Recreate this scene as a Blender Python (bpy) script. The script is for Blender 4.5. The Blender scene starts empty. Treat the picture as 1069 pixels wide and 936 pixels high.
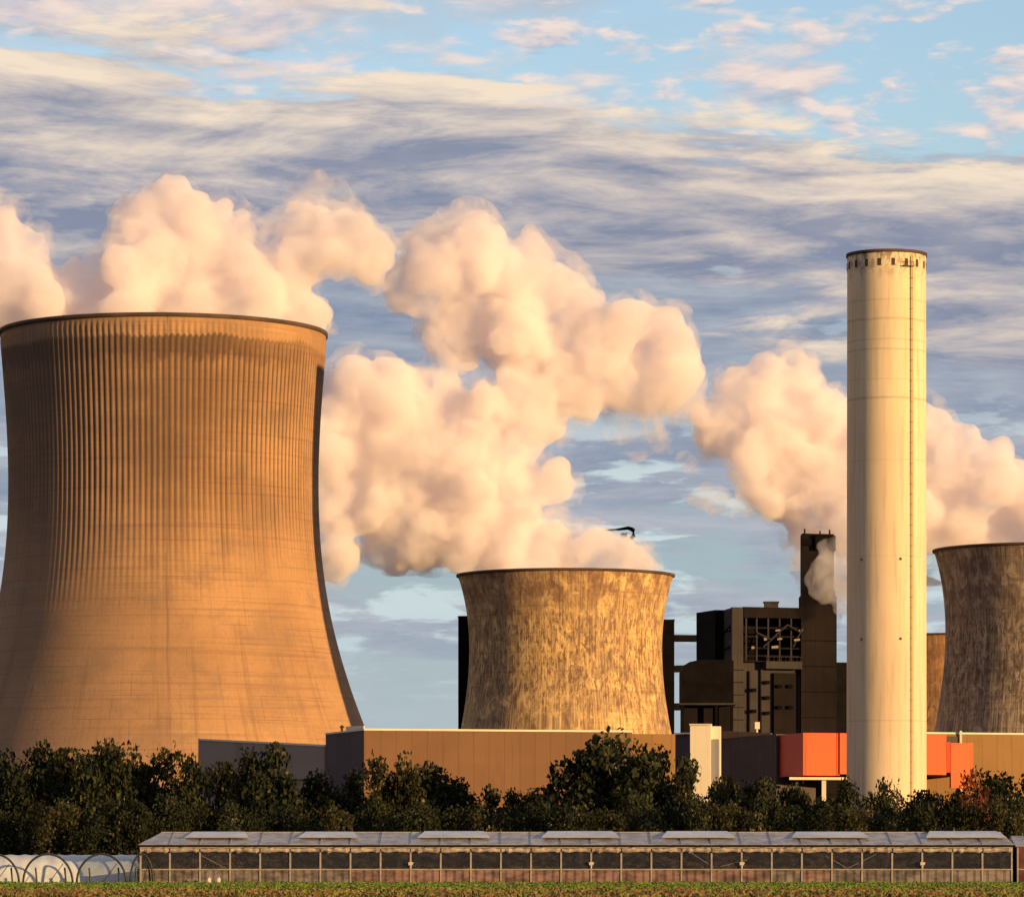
import bpy, bmesh, math, random
import numpy as np
from mathutils import Vector, noise as mnoise, Matrix

random.seed(7)
rng = np.random.default_rng(7)
S = bpy.context.scene
COL = S.collection
R = math.radians

# ---------------------------------------------------------------- camera
F = 4500.0        # focal length in pixels of the 1069 px wide photograph
EYE = 2.0         # eye height, metres
HZ = 895.0        # row of the horizon
UC = 534.5
cam_d = bpy.data.cameras.new('camera')
cam = bpy.data.objects.new('camera', cam_d)
COL.objects.link(cam)
cam.location = (0, 0, EYE)
cam.rotation_euler = (R(90), 0, 0)
cam_d.sensor_width = 36.0
cam_d.lens = 36.0 * F / 1069.0
cam_d.shift_y = (HZ - 468.0) / 1069.0
cam_d.clip_start = 1.0
cam_d.clip_end = 60000.0
S.camera = cam


def wx(u, d):
    return (u - UC) / F * d


def wz(v, d):
    return EYE + (HZ - v) / F * d


# ---------------------------------------------------------------- sun
SUN_AZ = 52.0     # degrees to the right of straight behind the camera
SUN_EL = 5.2
sun_dir = Vector((math.sin(R(SUN_AZ)) * math.cos(R(SUN_EL)), -math.cos(R(SUN_AZ)) * math.cos(R(SUN_EL)), math.sin(R(SUN_EL))))
sl = bpy.data.lights.new('sun', 'SUN')
sl.energy = SUN_STRENGTH = 5.0
sl.angle = R(0.5)
sl.color = (1.0, 0.61, 0.25)
so = bpy.data.objects.new('sun', sl)
COL.objects.link(so)
so.location = (300, -200, 300)
so.rotation_euler = sun_dir.to_track_quat('Z', 'Y').to_euler()

# ---------------------------------------------------------------- render settings
S.view_settings.view_transform = 'Standard'
S.view_settings.look = 'None'
S.view_settings.exposure = 0.45
S.view_settings.gamma = 1.0
S.view_settings.use_curve_mapping = False
S.render.engine = 'CYCLES'
cy = S.cycles
cy.use_denoising = True
cy.max_bounces = 22
cy.diffuse_bounces = 3
cy.glossy_bounces = 3
cy.transmission_bounces = 6
cy.volume_bounces = 20
cy.transparent_max_bounces = 48
cy.use_adaptive_sampling = True
cy.adaptive_threshold = 0.03
cy.volume_step_rate = 0.3
cy.volume_max_steps = 256


# ---------------------------------------------------------------- node helpers
class NT:
    """tiny wrapper: every call adds a node and returns its main output socket"""
    def __init__(self, tree):
        self.t = tree

    def node(self, typ, **props):
        n = self.t.nodes.new(typ)
        for k, v in props.items():
            setattr(n, k, v)
        return n

    def put(self, sock, val):
        if isinstance(val, bpy.types.NodeSocket):
            self.t.links.new(val, sock)
        elif val is not None:
            if hasattr(sock.default_value, '__len__') and not hasattr(val, '__len__'):
                val = [val] * len(sock.default_value)
            if hasattr(sock.default_value, '__len__') and len(sock.default_value) == 4 and len(val) == 3:
                val = (*val, 1.0)
            sock.default_value = val

    def math(self, op, a, b=None, c=None, clamp=False):
        n = self.node('ShaderNodeMath', operation=op, use_clamp=clamp)
        for i, x in enumerate((a, b, c)):
            if x is not None:
                self.put(n.inputs[i], x)
        return n.outputs[0]

    def add(self, a, b): return self.math('ADD', a, b)
    def sub(self, a, b): return self.math('SUBTRACT', a, b)
    def mul(self, a, b): return self.math('MULTIPLY', a, b)

    def vec(self, x=0.0, y=0.0, z=0.0):
        n = self.node('ShaderNodeCombineXYZ')
        for i, v in enumerate((x, y, z)):
            self.put(n.inputs[i], v)
        return n.outputs[0]

    def sep(self, v):
        n = self.node('ShaderNodeSeparateXYZ')
        self.put(n.inputs[0], v)
        return n.outputs[0], n.outputs[1], n.outputs[2]

    def noise(self, v, scale=1.0, detail=4.0, rough=0.5, dist=0.0, color=False):
        n = self.node('ShaderNodeTexNoise')
        n.noise_dimensions = '3D'
        self.put(n.inputs['Vector'], v)
        n.inputs['Scale'].default_value = scale
        n.inputs['Detail'].default_value = detail
        n.inputs['Roughness'].default_value = rough
        n.inputs['Distortion'].default_value = dist
        return n.outputs['Color' if color else 'Fac']

    def ramp(self, fac, stops, interp='LINEAR'):
        n = self.node('ShaderNodeValToRGB')
        cr = n.color_ramp
        cr.interpolation = interp
        while len(cr.elements) > 1:
            cr.elements.remove(cr.elements[-1])
        for i, (p, c) in enumerate(stops):
            e = cr.elements[0] if i == 0 else cr.elements.new(p)
            e.position = p
            e.color = (c, c, c, 1) if not hasattr(c, '__len__') else (*c, 1)[:4]
        self.put(n.inputs[0], fac)
        return n.outputs[0]

    def smooth(self, x, a, b, lo=0.0, hi=1.0):
        n = self.node('ShaderNodeMapRange', interpolation_type='SMOOTHSTEP')
        self.put(n.inputs[0], x)
        for i, q in enumerate((a, b, lo, hi)):
            self.put(n.inputs[1 + i], q)
        return n.outputs[0]

    def mix(self, f, a, b, blend='MIX'):
        n = self.node('ShaderNodeMix', data_type='RGBA', blend_type=blend)
        self.put(n.inputs[0], f)
        self.put(n.inputs[6], a)
        self.put(n.inputs[7], b)
        return n.outputs[2]

    def uv(self):
        return self.node('ShaderNodeUVMap').outputs[0]

    def objco(self):
        return self.node('ShaderNodeTexCoord').outputs['Object']

    def pos(self):
        return self.node('ShaderNodeNewGeometry').outputs['Position']

    def white(self, v):
        n = self.node('ShaderNodeTexWhiteNoise')
        self.put(n.inputs[0], v)
        return n.outputs[0]


def srgb(r, g, b):
    f = lambda c: ((c / 255 + 0.055) / 1.055) ** 2.4 if c / 255 > 0.04045 else c / 255 / 12.92
    return (f(r), f(g), f(b))


def material(name, build=None, color=(0.5, 0.5, 0.5), rough=0.8, metal=0.0, spec=0.3):
    m = bpy.data.materials.new(name)
    m.use_nodes = True
    nt = NT(m.node_tree)
    b = m.node_tree.nodes['Principled BSDF']
    b.inputs['Base Color'].default_value = (*color, 1)
    b.inputs['Roughness'].default_value = rough
    b.inputs['Metallic'].default_value = metal
    b.inputs['Specular IOR Level'].default_value = spec
    if build:
        r = build(nt, b)
        if r is not None:
            nt.put(b.inputs['Base Color'], r)
    return m


def bump(nt, b, h, strength=0.5, dist=0.1):
    n = nt.node('ShaderNodeBump')
    n.inputs['Strength'].default_value = strength
    n.inputs['Distance'].default_value = dist
    nt.put(n.inputs['Height'], h)
    nt.put(b.inputs['Normal'], n.outputs[0])


# ---------------------------------------------------------------- object helpers
def tag(o, label=None, cat=None, group=None, kind=None):
    if label: o['label'] = label
    if cat: o['category'] = cat
    if group: o['group'] = group
    if kind: o['kind'] = kind
    return o


def empty(name, loc, label, cat, group=None):
    o = bpy.data.objects.new(name, None)
    COL.objects.link(o)
    o.location = loc
    return tag(o, label, cat, group)


class MB:
    """collects geometry in world metres; build() links it as one mesh object"""
    def __init__(self):
        self.v, self.f, self.uv = [], [], []

    def face(self, pts, uv=None):
        k = len(self.v)
        self.v += [tuple(p) for p in pts]
        self.f.append(tuple(range(k, k + len(pts))))

    def box(self, c, s, rz=0.0):
        cx, cy_, cz = c
        hx, hy, hz = s[0] / 2, s[1] / 2, s[2] / 2
        k = len(self.v)
        ca, sa = math.cos(rz), math.sin(rz)
        for z in (-hz, hz):
            for x, y in ((-hx, -hy), (hx, -hy), (hx, hy), (-hx, hy)):
                self.v.append((cx + x * ca - y * sa, cy_ + x * sa + y * ca, cz + z))
        for q in ((3, 2, 1, 0), (4, 5, 6, 7), (0, 1, 5, 4), (1, 2, 6, 5), (2, 3, 7, 6), (3, 0, 4, 7)):
            self.f.append(tuple(k + i for i in q))
        return self

    def prism(self, pts, z0, z1):
        """pts counter-clockwise footprint; z0 / z1 numbers or per-corner lists"""
        n = len(pts)
        a = z0 if hasattr(z0, '__len__') else [z0] * n
        b = z1 if hasattr(z1, '__len__') else [z1] * n
        k = len(self.v)
        self.v += [(p[0], p[1], a[i]) for i, p in enumerate(pts)]
        self.v += [(p[0], p[1], b[i]) for i, p in enumerate(pts)]
        self.f.append(tuple(k + i for i in reversed(range(n))))
        self.f.append(tuple(k + n + i for i in range(n)))
        for i in range(n):
            j = (i + 1) % n
            self.f.append((k + i, k + j, k + n + j, k + n + i))
        return self

    def tube(self, pts, r, seg=8, cap=True):
        """tube along a list of points; r number or list"""
        pts = [Vector(p) for p in pts]
        rs = r if hasattr(r, '__len__') else [r] * len(pts)
        k = len(self.v)
        up = Vector((0, 0, 1))
        for i, p in enumerate(pts):
            t = (pts[min(i + 1, len(pts) - 1)] - pts[max(i - 1, 0)]).normalized()
            a = t.cross(up)
            if a.length < 1e-3: a = t.cross(Vector((1, 0, 0)))
            a.normalize()
            b = a.cross(t)
            for j in range(seg):
                q = 2 * math.pi * j / seg
                self.v.append(tuple(p + a * (math.cos(q) * rs[i]) + b * (math.sin(q) * rs[i])))
        for i in range(len(pts) - 1):
            for j in range(seg):
                j2 = (j + 1) % seg
                self.f.append((k + i * seg + j, k + i * seg + j2, k + (i + 1) * seg + j2, k + (i + 1) * seg + j))
        if cap:
            self.f.append(tuple(k + j for j in reversed(range(seg))))
            e = k + (len(pts) - 1) * seg
            self.f.append(tuple(e + j for j in range(seg)))
        return self

    def build(self, name, mat, parent=None, smooth=False, bevel=0.0):
        me = bpy.data.meshes.new(name)
        me.from_pydata(self.v, [], self.f)
        me.validate()
        bm = bmesh.new()
        bm.from_mesh(me)
        bmesh.ops.recalc_face_normals(bm, faces=bm.faces)
        bm.to_mesh(me)
        bm.free()
        me.update()
        if smooth:
            me.shade_smooth()
        me.materials.append(mat)
        o = bpy.data.objects.new(name, me)
        COL.objects.link(o)
        if bevel:
            md = o.modifiers.new('bevel', 'BEVEL')
            md.width = bevel
            md.segments = 2
            md.limit_method = 'ANGLE'
        if parent is not None:
            o.parent = parent
            # geometry is written in world metres: keep it there
            o.matrix_parent_inverse = Matrix.Translation(parent.location).inverted()
        return o


def revolve(name, prof, mat, center, parent=None, seg=256, ribs=None, close=False):
    """surface of revolution; prof = [(r, z)], ribs(theta_fraction, z) -> radial offset; uv in metres"""
    cx, cyy = center
    n = len(prof)
    rr = np.array([p[0] for p in prof]); zz = np.array([p[1] for p in prof])
    th = np.linspace(-math.pi, math.pi, seg, endpoint=False)   # uv seam at the back
    RR = np.repeat(rr[:, None], seg, 1)
    if ribs is not None:
        RR = RR + ribs(th[None, :] / (2 * math.pi) + 0.5, zz[:, None])
    X = cx + RR * np.sin(th)[None, :]
    Y = cyy - RR * np.cos(th)[None, :]
    Z = np.repeat(zz[:, None], seg, 1)
    V = np.stack([X, Y, Z], -1).reshape(-1, 3)
    i = np.arange(n - 1)[:, None] * seg
    j = np.arange(seg)[None, :]
    j2 = (j + 1) % seg
    Fc = np.stack([i + j, i + j2, i + seg + j2, i + seg + j], -1).reshape(-1, 4)
    me = bpy.data.meshes.new(name)
    me.from_pydata(V.tolist(), [], Fc.tolist())
    uvl = me.uv_layers.new(name='UVMap')
    rref = float(rr.mean())
    dz = np.concatenate([[0], np.cumsum(np.hypot(np.diff(rr), np.diff(zz)))])
    Us = np.stack([j, j + 1, j + 1, j], -1) / seg * 2 * math.pi * rref
    Us = np.repeat(Us, n - 1, 0) if Us.shape[0] == 1 else Us
    Vs = np.stack([zz[:-1], zz[:-1], zz[1:], zz[1:]], -1)[:, None, :].repeat(seg, 1)
    Us = np.broadcast_to(Us, Vs.shape)
    uvl.data.foreach_set('uv', np.stack([Us, Vs], -1).astype(np.float32).ravel())
    me.update()
    me.shade_smooth()
    me.materials.append(mat)
    o = bpy.data.objects.new(name, me)
    COL.objects.link(o)
    if parent is not None:
        o.parent = parent
        o.matrix_parent_inverse = Matrix.Translation(parent.location).inverted()
    return o

# ================================================================ SKY
def build_world():
    w = bpy.data.worlds.new('World')
    S.world = w
    w.use_nodes = True
    t = w.node_tree
    w.cycles.sampling_method = 'MANUAL'
    w.cycles.sample_map_resolution = 512
    nt = NT(t)
    bg = t.nodes['Background']
    bg.inputs['Strength'].default_value = 0.1
    sky = nt.node('ShaderNodeTexSky', sky_type='NISHITA')
    sky.sun_disc = False
    sky.sun_elevation = R(SUN_EL)
    sky.sun_rotation = R(180.0 - SUN_AZ)
    sky.air_density = 1.0
    sky.dust_density = 1.0
    sky.ozone_density = 1.5
    gen = nt.node('ShaderNodeTexCoord').outputs['Generated']
    dx, dy, dz = nt.sep(gen)
    az = nt.math('ARCTAN2', dx, dy)
    X = nt.mul(az, 4.5)
    Y = nt.mul(nt.math('ARCSINE', dz), 4.5)

    def dens(dX, dY, sx, sy, seed, detail=7.0, rough=0.55, warp=0.12, wscale=1.0):
        x = nt.add(X, dX); y = nt.add(Y, dY)
        wv = nt.noise(nt.vec(nt.mul(x, sx * wscale), nt.mul(y, sy * wscale), seed + 3.3), 1.0, 2.0, 0.5, color=True)
        wx_, wy_, _ = nt.sep(wv)
        px = nt.add(nt.mul(x, sx), nt.mul(nt.sub(wx_, 0.5), warp * 6))
        py = nt.add(nt.mul(y, sy), nt.mul(nt.sub(wy_, 0.5), warp * 6))
        return nt.noise(nt.vec(px, py, seed), 1.0, detail, rough)

    def curve(x, pts):
        n = nt.node('ShaderNodeFloatCurve')
        c = n.mapping.curves[0]
        for i, (a, b) in enumerate(pts):
            if i < 2:
                c.points[i].location = (a, b)
            else:
                c.points.new(a, b)
        n.mapping.update()
        nt.put(n.inputs['Value'], x)
        return n.outputs[0]

    K = 10.0 / 2 ** 0.45   # colours below are radiances at strength 0.1
    def C(r, g, b):
        q = srgb(r, g, b)
        return tuple(K * i for i in q)

    # clear air: the Nishita sky, lifted to the photograph's exposure
    base = nt.node('ShaderNodeVectorMath', operation='MULTIPLY')
    nt.put(base.inputs[0], sky.outputs[0])
    base.inputs[1].default_value = SKY_GAIN
    col = base.outputs[0]

    low = nt.smooth(Y, 0.80, 0.42, 0.0, 0.9)
    col = nt.mix(low, col, C(158, 180, 192))

    # ---- thin high veil, soft grey-white, mostly upper left
    v = dens(0, 0, 2.6, 8.0, 11.0, 6, 0.6, 0.2)
    vm = nt.smooth(nt.add(v, nt.mul(X, -0.24)), 0.44, 0.72)
    vm = nt.mul(vm, nt.smooth(Y, 1.35, 0.95))
    col = nt.mix(nt.mul(vm, 0.75), col, C(186, 190, 198))

    # ---- scattered small clouds (alto-cumulus) in the clear part
    def layer(col, sx, sy, seed, covf, thr, soft, lit, mid, dark, up, gain, opac=1.0, bias=None, thick=0.42, **kw):
        a = dens(0, 0, sx, sy, seed, **kw)
        b = dens(0.25 * up, up, sx, sy, seed, **kw)
        ac = nt.add(a, covf)
        m = nt.smooth(ac, thr, thr + soft)
        s = nt.add(nt.mul(nt.sub(a, b), gain), 0.5)
        if bias is not None:
            s = nt.add(s, bias)
        th = nt.smooth(ac, thr + soft * 0.3, thr + soft * 3.4)
        s = nt.math('SUBTRACT', s, nt.mul(th, thick), clamp=True)
        half = tuple(0.5 * (p + q) for p, q in zip(mid, lit))
        tone = nt.sub(nt.noise(nt.vec(nt.mul(X, sx * 1.6), nt.mul(Y, sy * 1.3), seed + 71.0), 1, 6, 0.6), 0.5)
        s = nt.math('ADD', s, nt.mul(tone, 0.75), clamp=True)
        c = nt.ramp(s, [(0.0, dark), (0.34, mid), (0.60, half), (0.95, lit)])
        return nt.mix(nt.mul(m, opac), col, c)

    high = nt.smooth(Y, 0.56, 0.72)
    covS = nt.mul(nt.sub(high, 1.0), 0.3)
    col = layer(col, 5.6, 19.0, 2.0, nt.add(covS, nt.mul(X, -0.03)), 0.480, 0.17, C(248, 224, 210), C(208, 198, 204), C(160, 176, 194), 0.016, 4.0, 0.9,
                detail=7.0, rough=0.56, warp=0.10)
    col = layer(col, 10.5, 30.0, 5.0, nt.add(covS, nt.mul(X, 0.01)), 0.500, 0.15, C(250, 226, 212), C(212, 202, 208), C(158, 176, 196), 0.011, 4.0, 0.85,
                detail=7.0, rough=0.56, warp=0.09)

    # ---- slate layer filling the lower sky, streaky, with small openings
    c3 = nt.ramp(Y, [(0.0, 0.38), (0.13, 0.50), (0.25, 0.52), (0.34, 0.54), (0.42, 0.68), (0.62, 0.72), (0.70, 0.56), (0.76, 0.38), (1.0, 0.2)])
    col = layer(col, 2.6, 15.0, 33.0, nt.sub(c3, 0.5), 0.44, 0.12, C(188, 190, 198), C(154, 163, 180), C(128, 142, 168), 0.014, 2.6, 0.96,
                thick=0.25, detail=8.0, rough=0.64, warp=0.12)

    # ---- the deck: a long bank across the upper middle, cream on its upper edge, slate below
    Yp = nt.add(Y, nt.mul(nt.math('MAXIMUM', X, -0.1), 0.15))
    cov = nt.ramp(Yp, [(0.0, 0.1), (0.48, 0.20), (0.58, 0.44), (0.64, 0.62), (0.70, 0.68), (0.75, 0.60), (0.80, 0.47), (0.85, 0.38), (0.95, 0.33), (1.0, 0.30)])
    cov = nt.add(nt.sub(cov, 0.5), nt.mul(nt.math('MINIMUM', X, 0.1), -0.10))
    bias = nt.smooth(Yp, 0.58, 0.80, -0.30, 0.18)
    col = layer(col, 2.5, 12.5, 21.0, cov, 0.47, 0.10, C(246, 226, 202), C(184, 178, 182), C(134, 143, 166), 0.024, 3.4, 0.97,
                bias=bias, thick=0.3, detail=9.0, rough=0.63, warp=0.16)
    # ---- low streaks with bright gaps towards the horizon
    st = dens(0, 0, 5.5, 30.0, 41.0, 7, 0.6, 0.16)
    sm = nt.mul(nt.smooth(st, 0.505, 0.60), nt.mul(nt.smooth(Y, 0.52, 0.38), nt.smooth(Y, 0.13, 0.22)))
    col = nt.mix(nt.mul(sm, 0.9), col, C(206, 222, 224))
    st2 = dens(0, 0, 7.0, 26.0, 57.0, 5, 0.55, 0.16)
    sm2 = nt.mul(nt.smooth(st2, 0.63, 0.70), nt.smooth(Y, 0.75, 0.62))
    col = nt.mix(nt.mul(sm2, 0.35), col, C(200, 218, 226))
    hz = nt.smooth(Y, 0.32, 0.08)
    hs = dens(0, 0, 1.6, 16.0, 47.0, 5, 0.5, 0.1)
    col = nt.mix(nt.mul(hz, nt.smooth(hs, 0.36, 0.62, 0.35, 0.95)), col, C(178, 193, 198))
    # unseen cloud added overhead and behind the camera to dim the fill light
    shut = nt.math('MAXIMUM', nt.smooth(dy, 0.75, 0.35), nt.smooth(dz, 0.55, 0.85))
    sh = nt.noise(nt.vec(nt.mul(dx, 3.0), nt.mul(dy, 3.0), nt.mul(dz, 9.0)), 1, 4, 0.55)
    dark = nt.mix(nt.smooth(sh, 0.35, 0.65), C(128, 130, 148), C(168, 160, 166))
    col = nt.mix(nt.mul(shut, 0.94), col, dark)
    nt.put(bg.inputs['Color'], col)


SKY_GAIN = (2.1, 2.1, 2.45)
build_world()

# ================================================================ MATERIALS OF THE PLANT
def concrete_big(nt, b):
    u, v, _ = nt.sep(nt.uv())
    big = nt.noise(nt.vec(nt.mul(u, 0.02), nt.mul(v, 0.02), 0), 1, 5, 0.6)
    col = nt.mix(nt.smooth(big, 0.3, 0.7), (0.34, 0.195, 0.095), (0.455, 0.268, 0.132))
    # horizontal lift lines of the slip-form
    lift = nt.noise(nt.vec(nt.mul(u, 0.012), nt.mul(v, 0.75), 5), 1, 4, 0.65)
    col = nt.mix(nt.smooth(lift, 0.50, 0.66, 0, 0.42), col, (0.19, 0.10, 0.06))
    col = nt.mix(nt.smooth(lift, 0.40, 0.28, 0, 0.35), col, (0.54, 0.37, 0.22))
    mot = nt.noise(nt.vec(nt.mul(u, 0.055), nt.mul(v, 0.075), 61), 1, 6, 0.65)
    col = nt.mix(nt.smooth(mot, 0.48, 0.66, 0, 0.45), col, (0.215, 0.145, 0.095))
    vst = nt.noise(nt.vec(nt.mul(u, 0.35), nt.mul(v, 0.012), 71), 1, 5, 0.65)
    col = nt.mix(nt.smooth(vst, 0.52, 0.68, 0, 0.4), col, (0.17, 0.105, 0.065))
    # formwork panels, faint dark joints on the lower shell
    br = nt.node('ShaderNodeTexBrick')
    nt.put(br.inputs['Vector'], nt.vec(u, v, 0))
    br.inputs['Scale'].default_value = 1.0
    br.inputs['Brick Width'].default_value = 11.3
    br.inputs['Row Height'].default_value = 7.5
    br.inputs['Mortar Size'].default_value = 0.10
    br.inputs['Mortar Smooth'].default_value = 0.4
    jn = nt.noise(nt.vec(nt.mul(u, 0.05), nt.mul(v, 0.05), 9), 1, 3)
    jm = nt.mul(nt.mul(br.outputs['Fac'], nt.smooth(jn, 0.42, 0.6)), nt.smooth(v, 122, 70, 0.1, 0.75))
    col = nt.mix(jm, col, (0.16, 0.085, 0.05))
    # one tall dark run-off line down the front
    ln = nt.math('ABSOLUTE', nt.sub(nt.add(u, nt.mul(nt.sub(nt.noise(nt.vec(0, nt.mul(v, 0.05), 2)), 0.5), 1.2)), BIG_U(0.10)))
    col = nt.mix(nt.mul(nt.smooth(ln, 0.55, 0.15, 0, 0.55), nt.smooth(v, 20, 100)), col, (0.12, 0.065, 0.04))
    # soot: dark flanks of the ribs in the upper half, each rib its own length
    ph = nt.math('FRACT', nt.mul(u, 170.0 / BIG_CIRC))
    rib = nt.smooth(nt.math('ABSOLUTE', nt.sub(ph, 0.5)), 0.22, 0.42)
    ribn = nt.math('FLOOR', nt.mul(u, 170.0 / BIG_CIRC))
    rr = nt.white(nt.vec(ribn, 0.5, 0.5))
    fade = nt.mul(nt.smooth(v, nt.add(82.0, nt.mul(rr, 26.0)), nt.add(118.0, nt.mul(rr, 14.0))), nt.smooth(v, nt.add(167.5, nt.mul(rr, -3.0)), nt.add(163.5, nt.mul(rr, -3.0))))
    patch = nt.noise(nt.vec(nt.mul(u, 0.03), nt.mul(v, 0.035), 14), 1, 4, 0.6)
    col = nt.mix(nt.mul(nt.mul(rib, fade), nt.smooth(patch, 0.2, 0.6, 0.45, 0.9)), col, (0.075, 0.042, 0.027))
    # broad soot bank under the lip with a ragged, scalloped upper edge
    edge = nt.add(162.0, nt.mul(nt.noise(nt.vec(nt.mul(u, 0.035), 3.0, 3.0), 1, 3), 9.0))
    edge = nt.sub(edge, nt.mul(nt.math('ABSOLUTE', nt.sub(ph, 0.5)), 2.2))
    sb = nt.mul(nt.smooth(v, edge, nt.sub(edge, 1.2)), nt.smooth(v, 78, 148, 0.0, 1.0))
    sn = nt.noise(nt.vec(nt.mul(u, 0.022), nt.mul(v, 0.05), 31), 1, 5, 0.62)
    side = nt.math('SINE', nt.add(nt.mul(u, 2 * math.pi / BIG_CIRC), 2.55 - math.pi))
    col = nt.mix(nt.mul(nt.mul(sb, nt.smooth(sn, 0.28, 0.62)), nt.smooth(side, -0.9, 0.7, 0.15, 0.62)), col, (0.095, 0.055, 0.034))
    rag = nt.noise(nt.vec(nt.mul(u, 0.30), nt.mul(v, 0.16), 77), 1, 5, 0.7)
    low = nt.add(edge, nt.sub(nt.mul(rag, 14.0), 13.5))
    rb = nt.mul(nt.smooth(v, edge, nt.sub(edge, 0.8)), nt.smooth(v, nt.sub(low, 3.0), nt.add(low, 1.0)))
    col = nt.mix(nt.mul(rb, nt.smooth(side, -0.7, 0.5, 0.25, 0.72)), col, (0.07, 0.04, 0.026))
    col = nt.mix(nt.smooth(side, 0.1, 1.0, 0.0, 0.35), col, (0.20, 0.145, 0.105))  # greyer brown tint over the whole left flank
    fine = nt.noise(nt.vec(nt.mul(u, 1.1), nt.mul(v, 0.6), 4), 1, 5, 0.7)
    col = nt.mix(nt.smooth(fine, 0.45, 0.75, 0, 0.28), col, (0.17, 0.10, 0.06))
    bump(nt, b, fine, 0.35, 0.25)
    return col


def concrete_stained(seed, bright, mid, dark, mark):
    def f(nt, b):
        u, v, _ = nt.sep(nt.uv())
        big = nt.noise(nt.vec(nt.mul(u, 0.045), nt.mul(v, 0.03), seed), 1, 5, 0.6)
        col = nt.mix(nt.smooth(big, 0.35, 0.65), mid, bright)
        st = nt.noise(nt.vec(nt.mul(u, 0.7), nt.mul(v, 0.10), seed + 4), 1, 7, 0.70, 0.5)
        # long run-off trails of very different length, from the lip down and from the rings
        st2 = nt.noise(nt.vec(nt.mul(u, 1.5), nt.mul(v, 0.030), seed + 24), 1, 6, 0.7, 0.15)
        brk = nt.noise(nt.vec(nt.mul(u, 0.10), nt.mul(v, 0.08), seed + 31), 1, 4, 0.6)
        col = nt.mix(nt.mul(nt.smooth(st, 0.45, 0.64, 0, 0.9), nt.smooth(brk, 0.35, 0.6, 0.4, 1.0)), col, dark)
        col = nt.mix(nt.mul(nt.smooth(st2, 0.48, 0.60, 0, 0.85), nt.smooth(brk, 0.62, 0.38, 0.35, 1.0)), col, dark)
        col = nt.mix(nt.mul(nt.smooth(st2, 0.46, 0.34, 0, 0.8), nt.smooth(v, 95, 50, 0.35, 1.0)), col, tuple(min(0.85, c * 1.5 + 0.05) for c in bright))
        ring = nt.smooth(nt.math('ABSOLUTE', nt.sub(nt.math('FRACT', nt.mul(v, 1 / 7.4)), 0.5)), 0.46, 0.495)
        col = nt.mix(nt.mul(ring, nt.smooth(brk, 0.3, 0.6, 0.05, 0.35)), col, dark)
        mo = nt.noise(nt.vec(nt.mul(u, 0.16), nt.mul(v, 0.14), seed + 41), 1, 7, 0.72, 0.7)
        col = nt.mix(nt.smooth(mo, 0.50, 0.64, 0, 0.75), col, tuple(min(0.8, c * 1.25 + 0.02) for c in bright))
        col = nt.mix(nt.smooth(mo, 0.46, 0.34, 0, 0.75), col, tuple(c * 0.8 for c in mark))
        # crusty blotches in the middle band
        bl = nt.noise(nt.vec(nt.mul(u, 0.75), nt.mul(v, 0.26), seed + 8), 1, 6, 0.74, 0.5)
        band = nt.mul(nt.smooth(v, 46, 70), nt.smooth(v, 112, 88))
        col = nt.mix(nt.mul(nt.smooth(bl, 0.50, 0.58, 0, 0.9), band), col, dark)
        bl2 = nt.noise(nt.vec(nt.mul(u, 0.7), nt.mul(v, 0.20), seed + 17), 1, 6, 0.7, 0.4)
        col = nt.mix(nt.mul(nt.smooth(bl2, 0.60, 0.70, 0, 0.5), nt.smooth(v, 30, 60)), col, mark)
        # run-off under the lip
        tp = nt.noise(nt.vec(nt.mul(u, 0.16), nt.mul(v, 0.12), seed + 12), 1, 5, 0.65)
        col = nt.mix(nt.mul(nt.smooth(tp, 0.44, 0.62, 0, 0.85), nt.smooth(v, 88, 111)), col, mark)
        lift = nt.noise(nt.vec(nt.mul(u, 0.02), nt.mul(v, 0.9), seed + 5), 1, 3, 0.6)
        col = nt.mix(nt.smooth(lift, 0.55, 0.68, 0, 0.3), col, dark)
        bump(nt, b, st, 0.4, 0.4)
        return col
    return f


def weathered(c1, c2, scale=0.12, streak=0.3, fine=0.25, seed=0.0, lines=0.0):
    def f(nt, b):
        p = nt.pos()
        x, y, z = nt.sep(p)
        h = nt.add(nt.mul(x, 0.83), nt.mul(y, 0.55))
        big = nt.noise(nt.vec(nt.mul(h, scale), nt.mul(z, scale), seed), 1, 5, 0.6)
        col = nt.mix(nt.smooth(big, 0.32, 0.68), c1, c2)
        st = nt.noise(nt.vec(nt.mul(h, 1.2), nt.mul(z, 0.06), seed + 2), 1, 5, 0.65)
        col = nt.mix(nt.smooth(st, 0.5, 0.72, 0, streak), col, tuple(c * 0.45 for c in c1))
        fn = nt.noise(nt.vec(nt.mul(h, 2.5), nt.mul(z, 2.5), seed + 7), 1, 4, 0.7)
        col = nt.mix(nt.smooth(fn, 0.45, 0.75, 0, fine), col, tuple(c * 0.5 for c in c2))
        if lines:
            pn = nt.white(nt.vec(nt.math('FLOOR', nt.mul(h, 1.0 / lines)), nt.math('FLOOR', nt.mul(z, 0.11)), seed))
            col = nt.mix(nt.mul(pn, 0.16), col, tuple(c * 0.55 for c in c1))
            fr = nt.math('FRACT', nt.mul(h, 1.0 / lines))
            ed = nt.smooth(nt.math('ABSOLUTE', nt.sub(fr, 0.5)), 0.44, 0.49)
            col = nt.mix(nt.mul(ed, 0.35), col, tuple(c * 0.5 for c in c1))
        return col
    return f


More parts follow.
